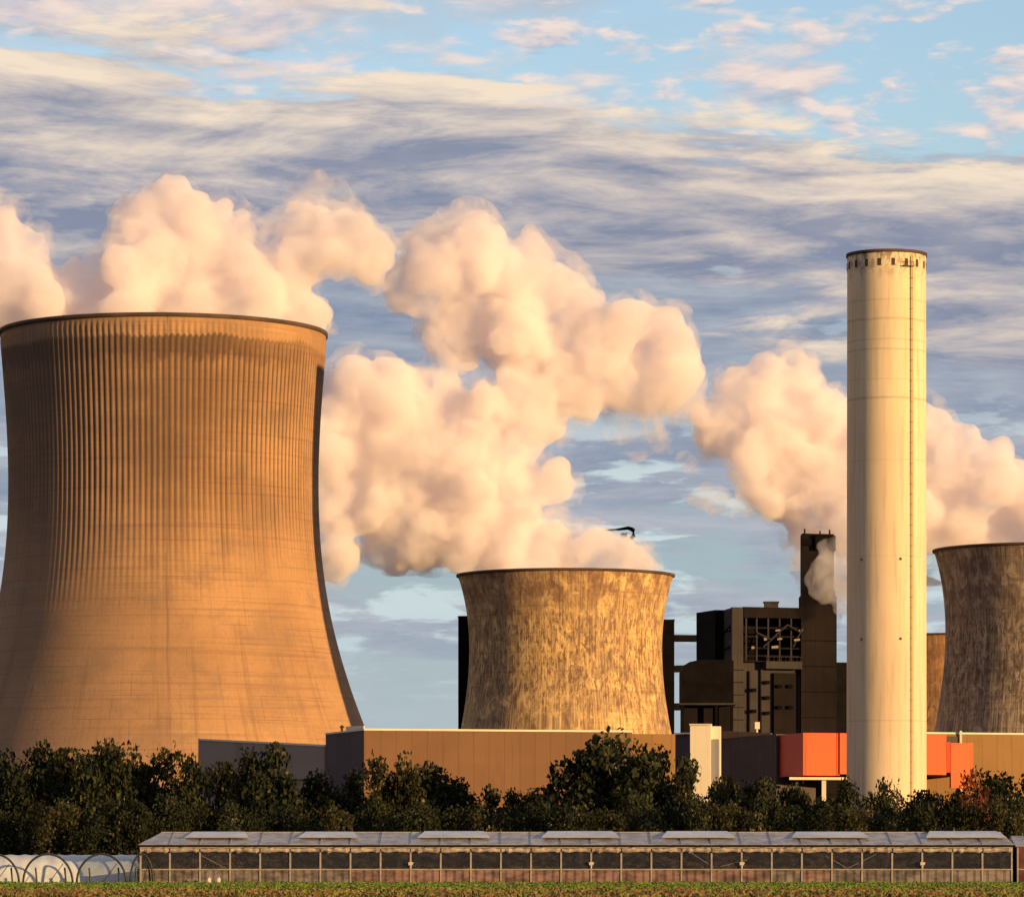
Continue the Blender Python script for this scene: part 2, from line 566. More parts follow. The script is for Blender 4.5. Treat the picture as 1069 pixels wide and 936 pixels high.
def chimney_mat(nt, b):
    u, v, _ = nt.sep(nt.uv())
    big = nt.noise(nt.vec(nt.mul(u, 0.03), nt.mul(v, 0.03), 0), 1, 4, 0.6)
    col = nt.mix(nt.smooth(big, 0.3, 0.7), (0.68, 0.555, 0.36), (0.76, 0.64, 0.43))
    col = nt.mix(nt.smooth(v, 126.4, 125.6, 0, 0.28), col, (0.66, 0.49, 0.36))     # older, pinker lower shaft
    for h, w, k in ((164.6, 0.35, 0.35), (159.0, 0.5, 0.55), (153.0, 0.35, 0.4), (150.2, 0.4, 0.5), (141.5, 0.25, 0.35), (136.0, 0.5, 0.6), (118.0, 0.3, 0.25), (42.0, 0.3, 0.4), (90.0, 0.25, 0.2)):
        wob = nt.mul(nt.sub(nt.noise(nt.vec(nt.mul(u, 0.12), h, 1)), 0.5), 0.9)
        d = nt.math('ABSOLUTE', nt.sub(nt.add(v, wob), h))
        col = nt.mix(nt.smooth(d, w, w * 0.4, 0, k * 0.6), col, (0.30, 0.22, 0.15))
    st = nt.noise(nt.vec(nt.mul(u, 0.7), nt.mul(v, 0.03), 7), 1, 5, 0.65)
    col = nt.mix(nt.smooth(st, 0.46, 0.72, 0, 0.5), col, (0.40, 0.30, 0.205))
    top = nt.noise(nt.vec(nt.mul(u, 0.6), nt.mul(v, 0.3), 17), 1, 5, 0.65)
    col = nt.mix(nt.mul(nt.smooth(top, 0.45, 0.6), nt.smooth(v, 168, 178, 0, 0.75)), col, (0.20, 0.13, 0.08))
    fn = nt.noise(nt.vec(nt.mul(u, 1.5), nt.mul(v, 1.5), 27), 1, 4, 0.7)
    col = nt.mix(nt.smooth(fn, 0.5, 0.8, 0, 0.15), col, (0.4, 0.3, 0.2))
    return col


# ================================================================ BIG COOLING TOWER
BD, BU = 1400.0, 171.0
m_per_px = BD / F
bx_, by_ = wx(BU, BD), BD
prof_px = [(901.4, 276), (850, 250), (800, 228), (754, 208), (700, 188.5), (647, 175.5), (599, 166.8), (567, 163.0), (540, 161.2), (514, 160.6), (487, 160.6), (460, 161.6), (420, 164), (380, 167), (349.2, 169.5)]
zs = np.array([wz(v, BD) for v, _ in prof_px]); rs = np.array([h * m_per_px for _, h in prof_px])


def smooth_profile(zs, rs, n):
    z = np.linspace(zs[0], zs[-1], n)
    c = np.polyfit(zs, rs, 6)
    return [(float(np.polyval(c, q)), float(q)) for q in z]


prof_big = smooth_profile(zs, rs, 150)
BIG_CIRC = 2 * math.pi * float(np.mean([p[0] for p in prof_big]))
def BIG_U(frac_side):      # u (metres round the shell) of a point this far right of the axis, facing the camera
    return (math.asin(frac_side) / (2 * math.pi) + 0.5) * BIG_CIRC
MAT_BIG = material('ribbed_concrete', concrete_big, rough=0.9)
MAT_SOOT = material('sooty_concrete', weathered((0.06, 0.04, 0.03), (0.11, 0.07, 0.05)), rough=0.9)


def ribs_big(f, z):
    ph = (f * 170.0) % 1.0
    a = np.abs(ph - 0.5)
    prof = np.clip((0.34 - a) / 0.14, 0, 1)
    k = np.clip((z - 78) / 40, 0, 1) * np.clip((170.5 - z) / 2.0, 0, 1)
    return 0.27 * prof * k


tower = empty('cooling_tower', (bx_, by_, 0), 'huge ribbed brown concrete cooling tower at left, streaked with soot under its lip', 'cooling tower')
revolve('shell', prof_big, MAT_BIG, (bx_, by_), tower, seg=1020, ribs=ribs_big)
rt, zt = prof_big[-1]
revolve('rim_ring', [(r - 1.1, z) for r, z in prof_big[-40:-1]] + [(rt - 0.9, zt + 0.55), (rt + 0.5, zt + 0.55), (rt + 0.5, zt - 0.7), (rt - 0.1, zt - 0.7)], MAT_SOOT, (bx_, by_), tower, seg=256)
# gallery handrail on the rim
MAT_STEEL = material('dark_steel', None, (0.035, 0.03, 0.03), 0.6)
rail = MB()
N_ = 120
pts = [(bx_ + (rt + 0.2) * math.sin(2 * math.pi * i / N_), by_ - (rt + 0.2) * math.cos(2 * math.pi * i / N_)) for i in range(N_ + 1)]
rail.tube([(x, y, zt + 1.65) for x, y in pts], 0.07, 5, cap=False)
for x, y in pts[:-1]:
    rail.box((x, y, zt + 1.1), (0.09, 0.09, 1.1))


# ================================================================ STAINED SMALLER TOWERS
def small_tower(u, d, half, vtop, label, mat, group, ring=True):
    cx, cyy = wx(u, d), d
    k = half / 112.5 * d / F
    px = [(0, 112.5), (3, 111.5), (14, 107.8), (34, 104.2), (64, 101.2), (84, 100.6), (100, 101.0), (126, 104), (159, 109.5), (199, 117), (249, 128), (301, 141)]
    ztop = wz(vtop, d)
    zz = np.array([ztop * (1 - a / 301.0) for a, _ in px])[::-1]
    rr = np.array([b * k for _, b in px])[::-1]
    z = np.linspace(0, ztop, 90)
    c = np.polyfit(zz, rr, 6)
    prof = [(float(np.polyval(c, q)), float(q)) for q in z]
    t = empty('cooling_tower', (cx, cyy, 0), label, 'cooling tower', group)
    revolve('shell', prof, mat, (cx, cyy), t, seg=360)
    r0 = prof[-1][0]
    revolve('rim_ring', [(r - 1.0, z) for r, z in prof[-30:-1]] + [(r0 - 0.8, ztop + 0.5), (r0 + 0.7, ztop + 0.5), (r0 + 0.7, ztop - 0.25), (r0 + 0.05, ztop - 0.6)], MAT_SOOT, (cx, cyy), t, seg=200)
    return t, cx, cyy, r0, ztop


M_ST1 = material('stained_concrete', concrete_stained(3.0, (0.64, 0.42, 0.17), (0.42, 0.28, 0.15), (0.16, 0.10, 0.065), (0.20, 0.105, 0.07)), rough=0.9)
M_ST2 = material('grey_stained_concrete', concrete_stained(53.0, (0.42, 0.32, 0.21), (0.27, 0.205, 0.145), (0.085, 0.066, 0.052), (0.13, 0.095, 0.07)), rough=0.9)
M_ST3 = material('far_concrete', concrete_stained(93.0, (0.50, 0.27, 0.10), (0.40, 0.215, 0.09), (0.20, 0.11, 0.06), (0.26, 0.14, 0.07)), rough=0.9)
GT = 'smaller stained cooling towers'
tA = small_tower(590.5, 1700.0, 112.5, 601.3, 'squat orange stained cooling tower standing behind the long brown hall', M_ST1, GT)
tB = small_tower(1088.0, 1700.0, 112.5, 575.0, 'dark grey stained cooling tower cut off by the right edge, right of the chimney', M_ST2, GT)
tC = small_tower(990.0, 2350.0, 74.0, 665.0, 'far low orange cooling tower glimpsed between the chimney and the grey tower', M_ST3, GT)

# ================================================================ CHIMNEY
CD, CU = 1266.5, 925.5
cxc, cyc = wx(CU, CD), CD
CR = 41.0 * CD / F
ctop = wz(266.5, CD)
M_CH = material('chimney_concrete', chimney_mat, rough=0.85)
ch = empty('chimney', (cxc, cyc, 0), 'tall pale yellow concrete chimney stack standing right of the dark boiler house', 'chimney')
zc = np.linspace(0, ctop, 60)
revolve('shaft', [(CR * (1.0 + 0.018 * (1 - q / ctop)), float(q)) for q in zc], M_CH, (cxc, cyc), ch, seg=128)
revolve('rim_ring', [(CR - 1.0, ctop - 20), (CR - 1.0, ctop + 0.3), (CR + 0.35, ctop + 0.3), (CR + 0.35, ctop - 0.55), (CR, ctop - 0.6)], MAT_SOOT, (cxc, cyc), ch, seg=128)


def on_chimney(th, r, z):
    return (cxc + r * math.sin(th), cyc - r * math.cos(th), z)


def vent_mesh():
    m = MB(); m.box((0, 0, 0), (0.95, 0.5, 2.1)); return m


m_open = material('dark_opening', None, (0.07, 0.048, 0.034), 0.9)
vent0 = None
for i in range(18):
    th = R(5 + 20 * i)
    if vent0 is None:
        vent0 = vent_mesh().build('vent_opening', m_open, None, bevel=0.05)
        o = vent0
    else:
        o = vent0.copy(); COL.objects.link(o)
    o.parent = ch
    x, y, z = on_chimney(th, CR - 0.1, ctop - 3.4)
    o.location = (x - cxc, y - cyc, z)
    o.rotation_euler = (0, 0, th)
th = math.asin(22.5 / 41)
lad = MB()
for s in (-0.32, 0.32):
    a = th + s / CR
    lad.tube([on_chimney(a, CR + 0.55, 4), on_chimney(a, CR + 0.35, ctop - 0.8)], 0.09, 6)
lad.box(on_chimney(th, CR + 0.12, ctop / 2), (0.42, 0.36, ctop - 3), th)
for k in range(1, 58):
    lad.box(on_chimney(th, CR + 0.5, k * 3.0), (0.95, 0.5, 0.10), th)
lad.build('ladder', material('ladder_steel', None, (0.42, 0.31, 0.13), 0.6), ch)
pf = MB()
pf.box(on_chimney(th - 0.12, CR + 0.5, ctop - 4.6), (3.4, 1.3, 0.25), th - 0.12)
for s in (-1.5, -0.5, 0.5, 1.5):
    pf.box(on_chimney(th - 0.12 + s / CR, CR + 1.05, ctop - 3.9), (0.1, 0.1, 1.3), th)
pf.box(on_chimney(th - 0.12, CR + 1.05, ctop - 3.3), (3.2, 0.1, 0.12), th - 0.12)
pf.build('maintenance_platform', MAT_STEEL, ch)
lamp0 = None
for z in (wz(585.5, CD), wz(668, CD)):
    for uu in (897.5, 936.5):
        a = math.asin((uu - CU) / 41.0)
        m = MB(); m.box((0, 0, 0), (0.45, 0.4, 0.5)); m.box((0, -0.05, -0.36), (0.6, 0.5, 0.12))
        if lamp0 is None:
            o = lamp0 = m.build('obstruction_lamp', MAT_STEEL, None)
        else:
            o = lamp0.copy(); COL.objects.link(o)
        o.parent = ch
        x, y, zz_ = on_chimney(a, CR + 0.22, z)
        o.location = (x - cxc, y - cyc, zz_); o.rotation_euler = (0, 0, a)

# ================================================================ HALLS AT THE FOOT OF THE TOWERS
def P(u, d): return (wx(u, d), d)


def add2(p, q): return (p[0] + q[0], p[1] + q[1])


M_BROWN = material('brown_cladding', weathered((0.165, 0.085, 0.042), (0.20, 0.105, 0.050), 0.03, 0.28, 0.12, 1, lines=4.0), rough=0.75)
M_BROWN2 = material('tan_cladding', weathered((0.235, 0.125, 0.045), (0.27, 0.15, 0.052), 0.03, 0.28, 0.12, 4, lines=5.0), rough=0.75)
M_PURPLE = material('shade_violet_cladding', weathered((0.10, 0.075, 0.085), (0.13, 0.10, 0.105), 0.03, 0.1, 0.1, 2, lines=4.0), rough=0.75, spec=0.04)  # shade of the brown hall's side face put into the colour; link block reuses it
M_GREY = material('grey_cladding', weathered((0.34, 0.265, 0.215), (0.41, 0.325, 0.265), 0.04, 0.2, 0.12, 3, lines=6.0), rough=0.8)
M_CREAM = material('cream_render', weathered((0.78, 0.70, 0.52), (0.82, 0.75, 0.58), 0.06, 0.18, 0.1, 6), rough=0.8)
M_CREAMT = material('cream_flashing', weathered((0.72, 0.62, 0.48), (0.8, 0.7, 0.55), 0.2, 0.1, 0.1, 8), rough=0.6)
M_DGREY = material('dark_grey_cladding', weathered((0.085, 0.07, 0.065), (0.11, 0.09, 0.08), 0.05, 0.2, 0.2, 5, lines=3.0), rough=0.8, spec=0.04)
M_RED = material('shade_red_panel', weathered((0.56, 0.065, 0.02), (0.62, 0.08, 0.025), 0.08, 0.12, 0.1, 9), rough=0.6)  # redder orange with the side face's shade in the colour; joints reuse it
M_ORANGE = material('orange_panel', weathered((0.56, 0.095, 0.018), (0.63, 0.112, 0.021), 0.05, 0.10, 0.08, 11), rough=0.6)
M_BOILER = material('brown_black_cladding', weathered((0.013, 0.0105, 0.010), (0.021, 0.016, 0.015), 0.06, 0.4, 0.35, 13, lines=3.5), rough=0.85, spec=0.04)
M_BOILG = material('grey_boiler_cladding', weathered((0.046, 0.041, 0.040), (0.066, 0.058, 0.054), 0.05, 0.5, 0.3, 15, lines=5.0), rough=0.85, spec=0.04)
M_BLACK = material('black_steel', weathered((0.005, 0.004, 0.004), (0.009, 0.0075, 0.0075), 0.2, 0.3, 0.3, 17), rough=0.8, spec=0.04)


def wall_between(a, b, thick, z0, z1, out=0.0):
    """footprint of a wall slab from a to b; thick away from the camera side, pushed out by out"""
    dx, dy = b[0] - a[0], b[1] - a[1]
    L = math.hypot(dx, dy)
    n = (dy / L, -dx / L)
    a2 = (a[0] + n[0] * out, a[1] + n[1] * out); b2 = (b[0] + n[0] * out, b[1] + n[1] * out)
    return [a2, b2, (b2[0] - n[0] * thick, b2[1] - n[1] * thick), (a2[0] - n[0] * thick, a2[1] - n[1] * thick)]


# long brown hall
A, B, Cn = P(380, 1150), P(660, 1168), P(705, 1171)
L_ = P(340, 1190)
zb = wz(762, 1150)
hall = empty('long_hall', (A[0], A[1], 0), 'long windowless brown hall with a thin cream roof edge below the squat orange tower', 'industrial hall')
off = (L_[0] - A[0], L_[1] - A[1])
MB().prism(wall_between(A, B, 1.0, 0, zb), 0, zb).build('front_wall', M_BROWN, hall)
MB().prism([add2(B, (0.01, 0.3)), add2(Cn, (0, 0.3)), add2(Cn, (0, 1.3)), add2(B, (0.01, 1.3))], 0, zb - 0.4).build('end_bay_wall', M_BROWN2, hall)
e1 = (A[0] - 0.02, A[1] + 0.02)
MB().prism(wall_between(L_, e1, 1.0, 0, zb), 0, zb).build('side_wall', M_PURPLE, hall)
MB().prism([add2(A, (0.6, 1.2)), add2(Cn, (-0.4, 1.5)), add2(Cn, (off[0] * 1.0, off[1])), add2(L_, (1.1, -0.4))], zb - 3.0, zb - 1.2).build('roof', M_DGREY, hall)
par = MB().prism(wall_between(A, B, 0.7, 0, 0, 0.18), zb + 0.004, zb + 0.5)
par.prism(wall_between(L_, e1, 0.7, 0, 0, 0.15), zb + 0.004, zb + 0.45)
par.build('parapet_flashing', M_CREAMT, hall)
rv = empty('roof_vent', (wx(357, 1180), 1180, zb - 1.2), 'small dark vent on the corner of the brown hall roof beside the huge tower', 'roof vent')
m = MB(); m.tube([(wx(357, 1180), 1180, zb - 1.2), (wx(357, 1180), 1180, zb + 1.6)], 0.35, 10)
m.build('vent_pipe', MAT_STEEL, rv)
m = MB(); m.tube([(wx(357, 1180), 1180, zb + 1.6), (wx(357, 1180), 1180, zb + 2.3)], [0.75, 0.3], 10)
m.build('vent_cap', MAT_STEEL, rv)
# bright roof upstand seen beyond the corner
MB().prism([P(361, 1186), P(379.5, 1178), P(381, 1186), P(363, 1194)], zb - 1.2, wz(757.5, 1182)).build('roof_upstand', M_CREAM, hall)

# grey hall at its left
g1, g2 = P(207, 1232), P(339.3, 1190.5)
gz1, gz2 = wz(772.5, 1232), wz(779, 1190)
nb = (0.74 * 22, 0.67 * 22)
gh = empty('grey_hall', (g1[0], g1[1], 0), 'plain grey wall hall in shade at the foot of the huge ribbed tower', 'industrial hall')
g3, g4 = add2(g2, nb), add2(g1, nb)
MB().prism([g1, g2, g3, g4], 0, [gz1, gz2, gz2, gz1]).build('wall', M_GREY, gh)
f1 = wall_between(g1, g2, 0.6, 0, 0, 0.2)
MB().prism(f1, [gz1 + 0.004, gz2 + 0.004, gz2 + 0.004, gz1 + 0.004], [gz1 + 0.55, gz2 + 0.55, gz2 + 0.55, gz1 + 0.55]).build('roof_edge', M_CREAMT, gh)
f2 = wall_between(g1, g2, 0.3, 0, 0, 0.3)
MB().prism(f2, [wz(816, 1232), wz(814, 1190)] * 2, [wz(815, 1232), wz(813, 1190)] * 2).build('wall_band', M_DGREY, gh)
m = MB(); q = ((g1[0] * 0.3 + g2[0] * 0.7), (g1[1] * 0.3 + g2[1] * 0.7))
m.box((q[0] - 0.5, q[1] - 0.5, wz(785, 1203)), (0.9, 0.7, 0.9), R(-48))
m.build('wall_lamp', M_CREAM, gh)

# cream stair pylon
py_ = empty('stair_tower', (wx(736, 1182), 1182, 0), 'narrow cream stair tower catching the sun between the brown hall and the grey wall', 'stair tower')
zp = wz(756.5, 1182)
MB().prism([P(720.5, 1183), P(742, 1182), add2(P(742, 1182), (0.6, 6)), add2(P(720.5, 1183), (0.6, 7))], 0, zp).build('main_shaft', M_CREAM, py_)
MB().prism([P(742.1, 1184.5), P(752, 1184), add2(P(752, 1184), (0.4, 4)), add2(P(742.1, 1184.5), (0.4, 4))], 0, zp - 0.25).build('side_shaft', M_CREAM, py_)
MB().prism([P(743.5, 1184.0), P(750.5, 1183.6), add2(P(750.5, 1183.6), (0, 0.3)), add2(P(743.5, 1184.0), (0, 0.3))], 8, wz(771, 1182)).build('glazed_slot', material('grey_glazing', None, (0.25, 0.25, 0.27), 0.3, spec=0.5), py_)
MB().prism([P(719.6, 1182.4), P(742.3, 1181.5), add2(P(742.3, 1181.5), (0.6, 7)), add2(P(719.6, 1182.4), (0.6, 8))], zp + 0.004, zp + 0.35).build('coping', M_CREAMT, py_)

# dark link block behind the pylon
lk = empty('link_block', (wx(713, 1210), 1210, 0), 'narrow dark grey link block between the brown hall and the cream stair tower', 'industrial block')
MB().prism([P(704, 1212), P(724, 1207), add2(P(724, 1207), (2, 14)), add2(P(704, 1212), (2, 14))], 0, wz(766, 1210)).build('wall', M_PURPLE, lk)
MB().prism([P(703.6, 1210.4), P(724, 1206.6), add2(P(724, 1206.6), (0, 1)), add2(P(703.6, 1210.4), (0, 1))], wz(766, 1210) + .004, wz(764.6, 1210)).build('roof_edge', M_CREAMT, lk)

# grey filter hall with tan roof strip
a1, a2_ = P(750, 1386), P(810.5, 1326)
zf = wz(768, 1350)
fh = empty('filter_hall', (a1[0], a1[1], 0), 'dark grey hall with a thin tan roof strip between cream tower and orange block', 'industrial hall')
bk = (13, 13)
MB().prism([a1, a2_, add2(a2_, bk), add2(a1, bk)], 0, zf).build('wall', M_DGREY, fh)
MB().prism([add2(a1, (-.4, -.2)), add2(P(806, 1332), (-.4, -.2)), add2(P(797, 1345), (3, 5)), add2(a1, (4, 4))], [zf + .004] * 4, [wz(762.5, 1386), wz(764.5, 1330), wz(764.5, 1345), wz(762.5, 1386)]).build('roof_strip', M_BROWN2, fh)
m = MB(); m.box((wx(790.5, 1346), 1346, wz(757, 1346)), (1.5, 1.5, 2.2)); m.box((wx(790.5, 1346), 1346, wz(762, 1346)), (0.5, 0.5, 2.4))
m.build('floodlight', M_CREAMT, fh)

# orange block on columns
o1, o2, o3, o4 = P(809, 1332), P(838.5, 1302), P(873, 1305), P(1000, 1318)
zo0, zo1 = wz(809, 1302), wz(764.5, 1302)
ob = empty('orange_block', (o2[0], o2[1], 0), 'bright orange panelled block raised on a column beside the foot of the chimney', 'industrial block')
sh = wall_between(o1, (o2[0] - .02, o2[1] + .02), 1.0, 0, 0)
MB().prism(sh, zo0, zo1).build('side_panel', M_RED, ob)
MB().prism(wall_between(o2, o3, 1.0, 0, 0), zo0, zo1).build('front_panel', M_ORANGE, ob)
g5, g6 = P(873.4, 1305.6), P(876.6, 1305.8)
MB().prism(wall_between(g5, g6, 0.8, 0, 0), zo0, zo1).build('joint_strip', M_RED, ob)
m5, m6 = P(876.8, 1305.3), P(988, 1316.4)
MB().prism(wall_between(m5, m6, 1.0, 0, 0), wz(808, 1310), wz(765, 1307)).build('front_panel', M_ORANGE, ob)
m7, m8 = P(988.3, 1316.8), P(992.6, 1317.0)
MB().prism(wall_between(m7, m8, 0.8, 0, 0), wz(806, 1316), wz(774, 1316)).build('joint_strip', M_RED, ob)
m9 = P(1016, 1319.5)
MB().prism(wall_between(P(992.8, 1316.9), m9, 1.0, 0, 0), wz(822, 1316), wz(775, 1316)).build('front_panel', M_ORANGE, ob)
MB().prism([add2(o1, (1.5, 0)), add2(o2, (1.0, 1.2)), add2(o4, (0, 1.3)), add2(o4, (0, 30)), add2(o1, (3, 30))], zo0 + 0.3, zo1 - 0.6).build('core', M_DGREY, ob)
MB().prism([P(824, 1302), P(884, 1305), P(884, 1312), P(824, 1309)], wz(813.5, 1303), wz(810.8, 1303)).build('floor_beam', M_CREAMT, ob)
MB().box((wx(860, 1306), 1306, wz(814, 1306) / 2), (1.3, 1.3, wz(814, 1306))).build('column', M_CREAMT, ob)
MB().box((wx(832, 1308), 1308, wz(814, 1306) / 2), (0.9, 0.9, wz(814, 1306))).build('column', M_DGREY, ob)

# tan hall at the right
th_ = empty('tan_hall', (wx(960, 1345), 1345, 0), 'low tan hall with a cream roof edge below the grey cooling tower at right', 'industrial hall')
t1, t2, t3 = P(940, 1342), P(1002, 1348), P(1130, 1362)
zt_ = wz(766, 1350)
MB().prism([t1, t2, t3, add2(t3, (0, 30)), add2(t1, (0, 30))], 0, zt_).build('wall', M_BROWN2, th_)
MB().prism(wall_between(t1, t3, 0.6, 0, 0, 0.2), zt_ + .004, zt_ + .5).build('roof_edge', M_CREAMT, th_)
MB().box((wx(1003, 1347.2), 1347.2, zt_ / 2 + .5), (0.7, 0.8, zt_ + 1)).build('downpipe', M_CREAMT, th_)

# ================================================================ DARK BOILER HOUSE
BZ = wz(634, 1440)
bh = empty('boiler_house', (wx(764, 1440), 1440, 0), 'dark grey boiler house with an open equipment deck, left of the tall chimney', 'boiler house')
b0, b1, b2 = P(742, 1482), P(764, 1440), P(836, 1447.6)
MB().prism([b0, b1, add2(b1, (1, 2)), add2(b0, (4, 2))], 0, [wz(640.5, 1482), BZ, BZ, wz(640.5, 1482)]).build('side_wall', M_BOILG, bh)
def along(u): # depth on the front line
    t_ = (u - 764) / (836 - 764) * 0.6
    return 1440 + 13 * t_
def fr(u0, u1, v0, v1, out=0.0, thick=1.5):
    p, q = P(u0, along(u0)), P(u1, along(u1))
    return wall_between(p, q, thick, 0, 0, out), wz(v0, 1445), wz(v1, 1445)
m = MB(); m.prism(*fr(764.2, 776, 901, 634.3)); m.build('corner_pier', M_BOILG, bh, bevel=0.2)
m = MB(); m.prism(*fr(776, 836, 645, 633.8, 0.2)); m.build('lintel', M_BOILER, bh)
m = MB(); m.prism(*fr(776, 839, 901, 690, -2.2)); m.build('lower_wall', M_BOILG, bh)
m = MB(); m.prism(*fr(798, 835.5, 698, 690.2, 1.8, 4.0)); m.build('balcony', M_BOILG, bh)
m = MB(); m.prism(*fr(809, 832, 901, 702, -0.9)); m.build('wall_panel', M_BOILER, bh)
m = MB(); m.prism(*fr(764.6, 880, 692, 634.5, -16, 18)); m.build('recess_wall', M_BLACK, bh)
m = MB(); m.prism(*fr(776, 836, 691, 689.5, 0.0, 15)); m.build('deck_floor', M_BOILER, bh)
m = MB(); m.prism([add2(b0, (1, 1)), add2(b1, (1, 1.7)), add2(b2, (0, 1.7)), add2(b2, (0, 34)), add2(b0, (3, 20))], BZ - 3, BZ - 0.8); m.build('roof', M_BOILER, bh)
# equipment on the open deck
rd = random.Random(5)
m = MB()
for u0 in (779, 790, 802, 814, 826):
    d = along(u0) + 1.0
    m.box((wx(u0, d), d, wz(667, d)), (0.55, 0.55, 14.5))
m.build('deck_column', M_BOILG, bh)
m = MB()
for v in (655, 664, 676, 684):
    p, q = P(777, along(777) + 1.2), P(838, along(838) + 1.2)
    m.tube([(p[0], p[1], wz(v, 1443)), (q[0], q[1], wz(v + rd.uniform(-1, 1), 1447))], 0.35, 6)
m.build('deck_beam', M_BOILER, bh)
m = MB()
for (ua, va, ub, vb) in ((806, 666, 822, 652), (822, 652, 836, 660), (790, 660, 806, 668), (797, 675, 811, 662), (828, 675, 838, 655)):
    d = along(ua) + 0.4
    m.tube([(wx(ua, d), d, wz(va, d)), (wx(ub, d), d, wz(vb, d))], 0.3, 6)
m.build('inclined_pipe', M_BOILG, bh)
for (uc, vc, w, h) in ((812, 658, 5, 2), (809, 675.5, 7, 3.2), (814, 667, 5, 2.2), (832, 668, 6, 2.6), (836, 658, 4, 2), (786, 676, 3, 3), (799, 667, 3, 3.6)):
    d = along(uc) - 0.2
    m = MB(); m.tube([(wx(uc - w / 2, d), d, wz(vc, d)), (wx(uc + w / 2, d), d, wz(vc - 0.6, d))], h / 2 * 0.3, 8)
    m.build('duct_drum', material('galvanised_duct', None, (0.34, 0.27, 0.22), 0.6) if 'galvanised_duct' not in bpy.data.materials else bpy.data.materials['galvanised_duct'], bh, smooth=False)
for k in range(5):
    m = MB(); m.prism(*fr(764.0, 776.2, 700 + k * 13, 699 + k * 13, 0.12, 1.2)); m.build('cladding_joint', M_BOILER, bh)
for (uu, v0_, v1_) in ((783, 700, 765), (795, 697, 765), (834, 704, 765)):
    d = along(uu) + 1.6
    m = MB(); m.tube([(wx(uu, d), d, wz(v1_, d)), (wx(uu, d), d, wz(v0_, d))], 0.5, 8); m.build('riser_pipe', M_BOILG, bh)
for k, (uu, vv) in enumerate(((801, 712), (801, 728), (801, 744), (814, 716), (825, 716), (814, 738), (825, 738), (787, 720), (787, 742))):
    d = along(uu) + 0.7
    m = MB(); m.box((wx(uu, d), d, wz(vv, d)), (1.6, 2.4, 1.1)); m.build('louvre', M_BLACK, bh)
m = MB()
for uu in range(800, 838, 4):
    d = along(uu) - 2.2
    m.box((wx(uu, d), d, wz(687.6, d)), (0.1, 0.1, 1.5))
p, q = P(799, along(799) - 2.2), P(838, along(838) - 2.2)
m.tube([(p[0], p[1], wz(685.3, 1443)), (q[0], q[1], wz(685.3, 1443))], 0.08, 5)
m.build('balcony_rail', M_BOILG, bh)
m = MB()
for k in range(3):
    z0 = wz(660 + k * 9, 1460)
    a_, b_2 = P(743.5, 1479), P(763, 1442)
    m.tube([(a_[0] - .4, a_[1] - .3, z0), (b_2[0] - .4, b_2[1] - .3, z0 + (4 if k == 1 else 0))], 0.3, 6)
m.build('side_pipe', M_BLACK, bh)
m = MB(); m.box((wx(805, 1448), 1448, wz(631.5, 1448)), (4.6, 4.0, 2.4)); m.box((wx(805, 1448), 1448, wz(628.6, 1448)), (5.2, 4.6, 0.5))
m.build('roof_vent', M_BOILG, bh)

# lift tower beside it with a crane on the roof
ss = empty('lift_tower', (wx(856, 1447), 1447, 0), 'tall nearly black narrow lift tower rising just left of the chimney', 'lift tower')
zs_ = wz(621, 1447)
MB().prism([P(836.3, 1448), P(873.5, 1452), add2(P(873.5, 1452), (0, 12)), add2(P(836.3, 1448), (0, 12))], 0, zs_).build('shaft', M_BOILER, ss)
MB().prism([P(873.5, 1453), P(884, 1454), add2(P(884, 1454), (0, 10)), add2(P(873.5, 1453), (0, 10))], 0, wz(691, 1453)).build('annex', M_BLACK, ss)
for i in range(15):
    uu = 838.5 + i * 2.4
    hgt = rd.uniform(0.6, 2.6)
    MB().box((wx(uu, 1453), 1453 + rd.uniform(-.5, 4), zs_ + hgt / 2), (rd.uniform(0.3, 1.0), rd.uniform(0.3, 1.2), hgt)).build('roof_plant', M_BLACK, ss)
zu = wz(557.5, 1453)
MB().prism([P(837.4, 1449), P(870.5, 1452), add2(P(870.5, 1452), (0, 9)), add2(P(837.4, 1449), (0, 9))], zs_ + .005, zu).build('upper_shaft', M_BOILER, ss)
MB().prism([P(851, 1448), P(872.5, 1451), add2(P(872.5, 1451), (0, 10)), add2(P(851, 1448), (0, 10))], wz(575, 1453), wz(559, 1453)).build('winch_house', M_BLACK, ss, bevel=0.15)
MB().prism([P(837, 1448), P(848, 1449), add2(P(848, 1449), (0, 4)), add2(P(837, 1448), (0, 4))], wz(570, 1453), wz(562, 1453)).build('head_box', M_BLACK, ss, bevel=0.15)
for uu, hh_ in ((840, 2.0), (856, 1.2), (866, 1.6)):
    MB().box((wx(uu, 1454), 1454, zu + hh_ / 2), (0.5, 0.5, hh_)).build('roof_post', M_BLACK, ss)
for k in range(9):
    zz = 6 + k * 8.6
    MB().prism([P(836.0, 1447.8), P(873.8, 1451.8), add2(P(873.8, 1451.8), (0, .5)), add2(P(836.0, 1447.8), (0, .5))], zz, zz + 0.35).build('floor_band', M_BLACK, ss)

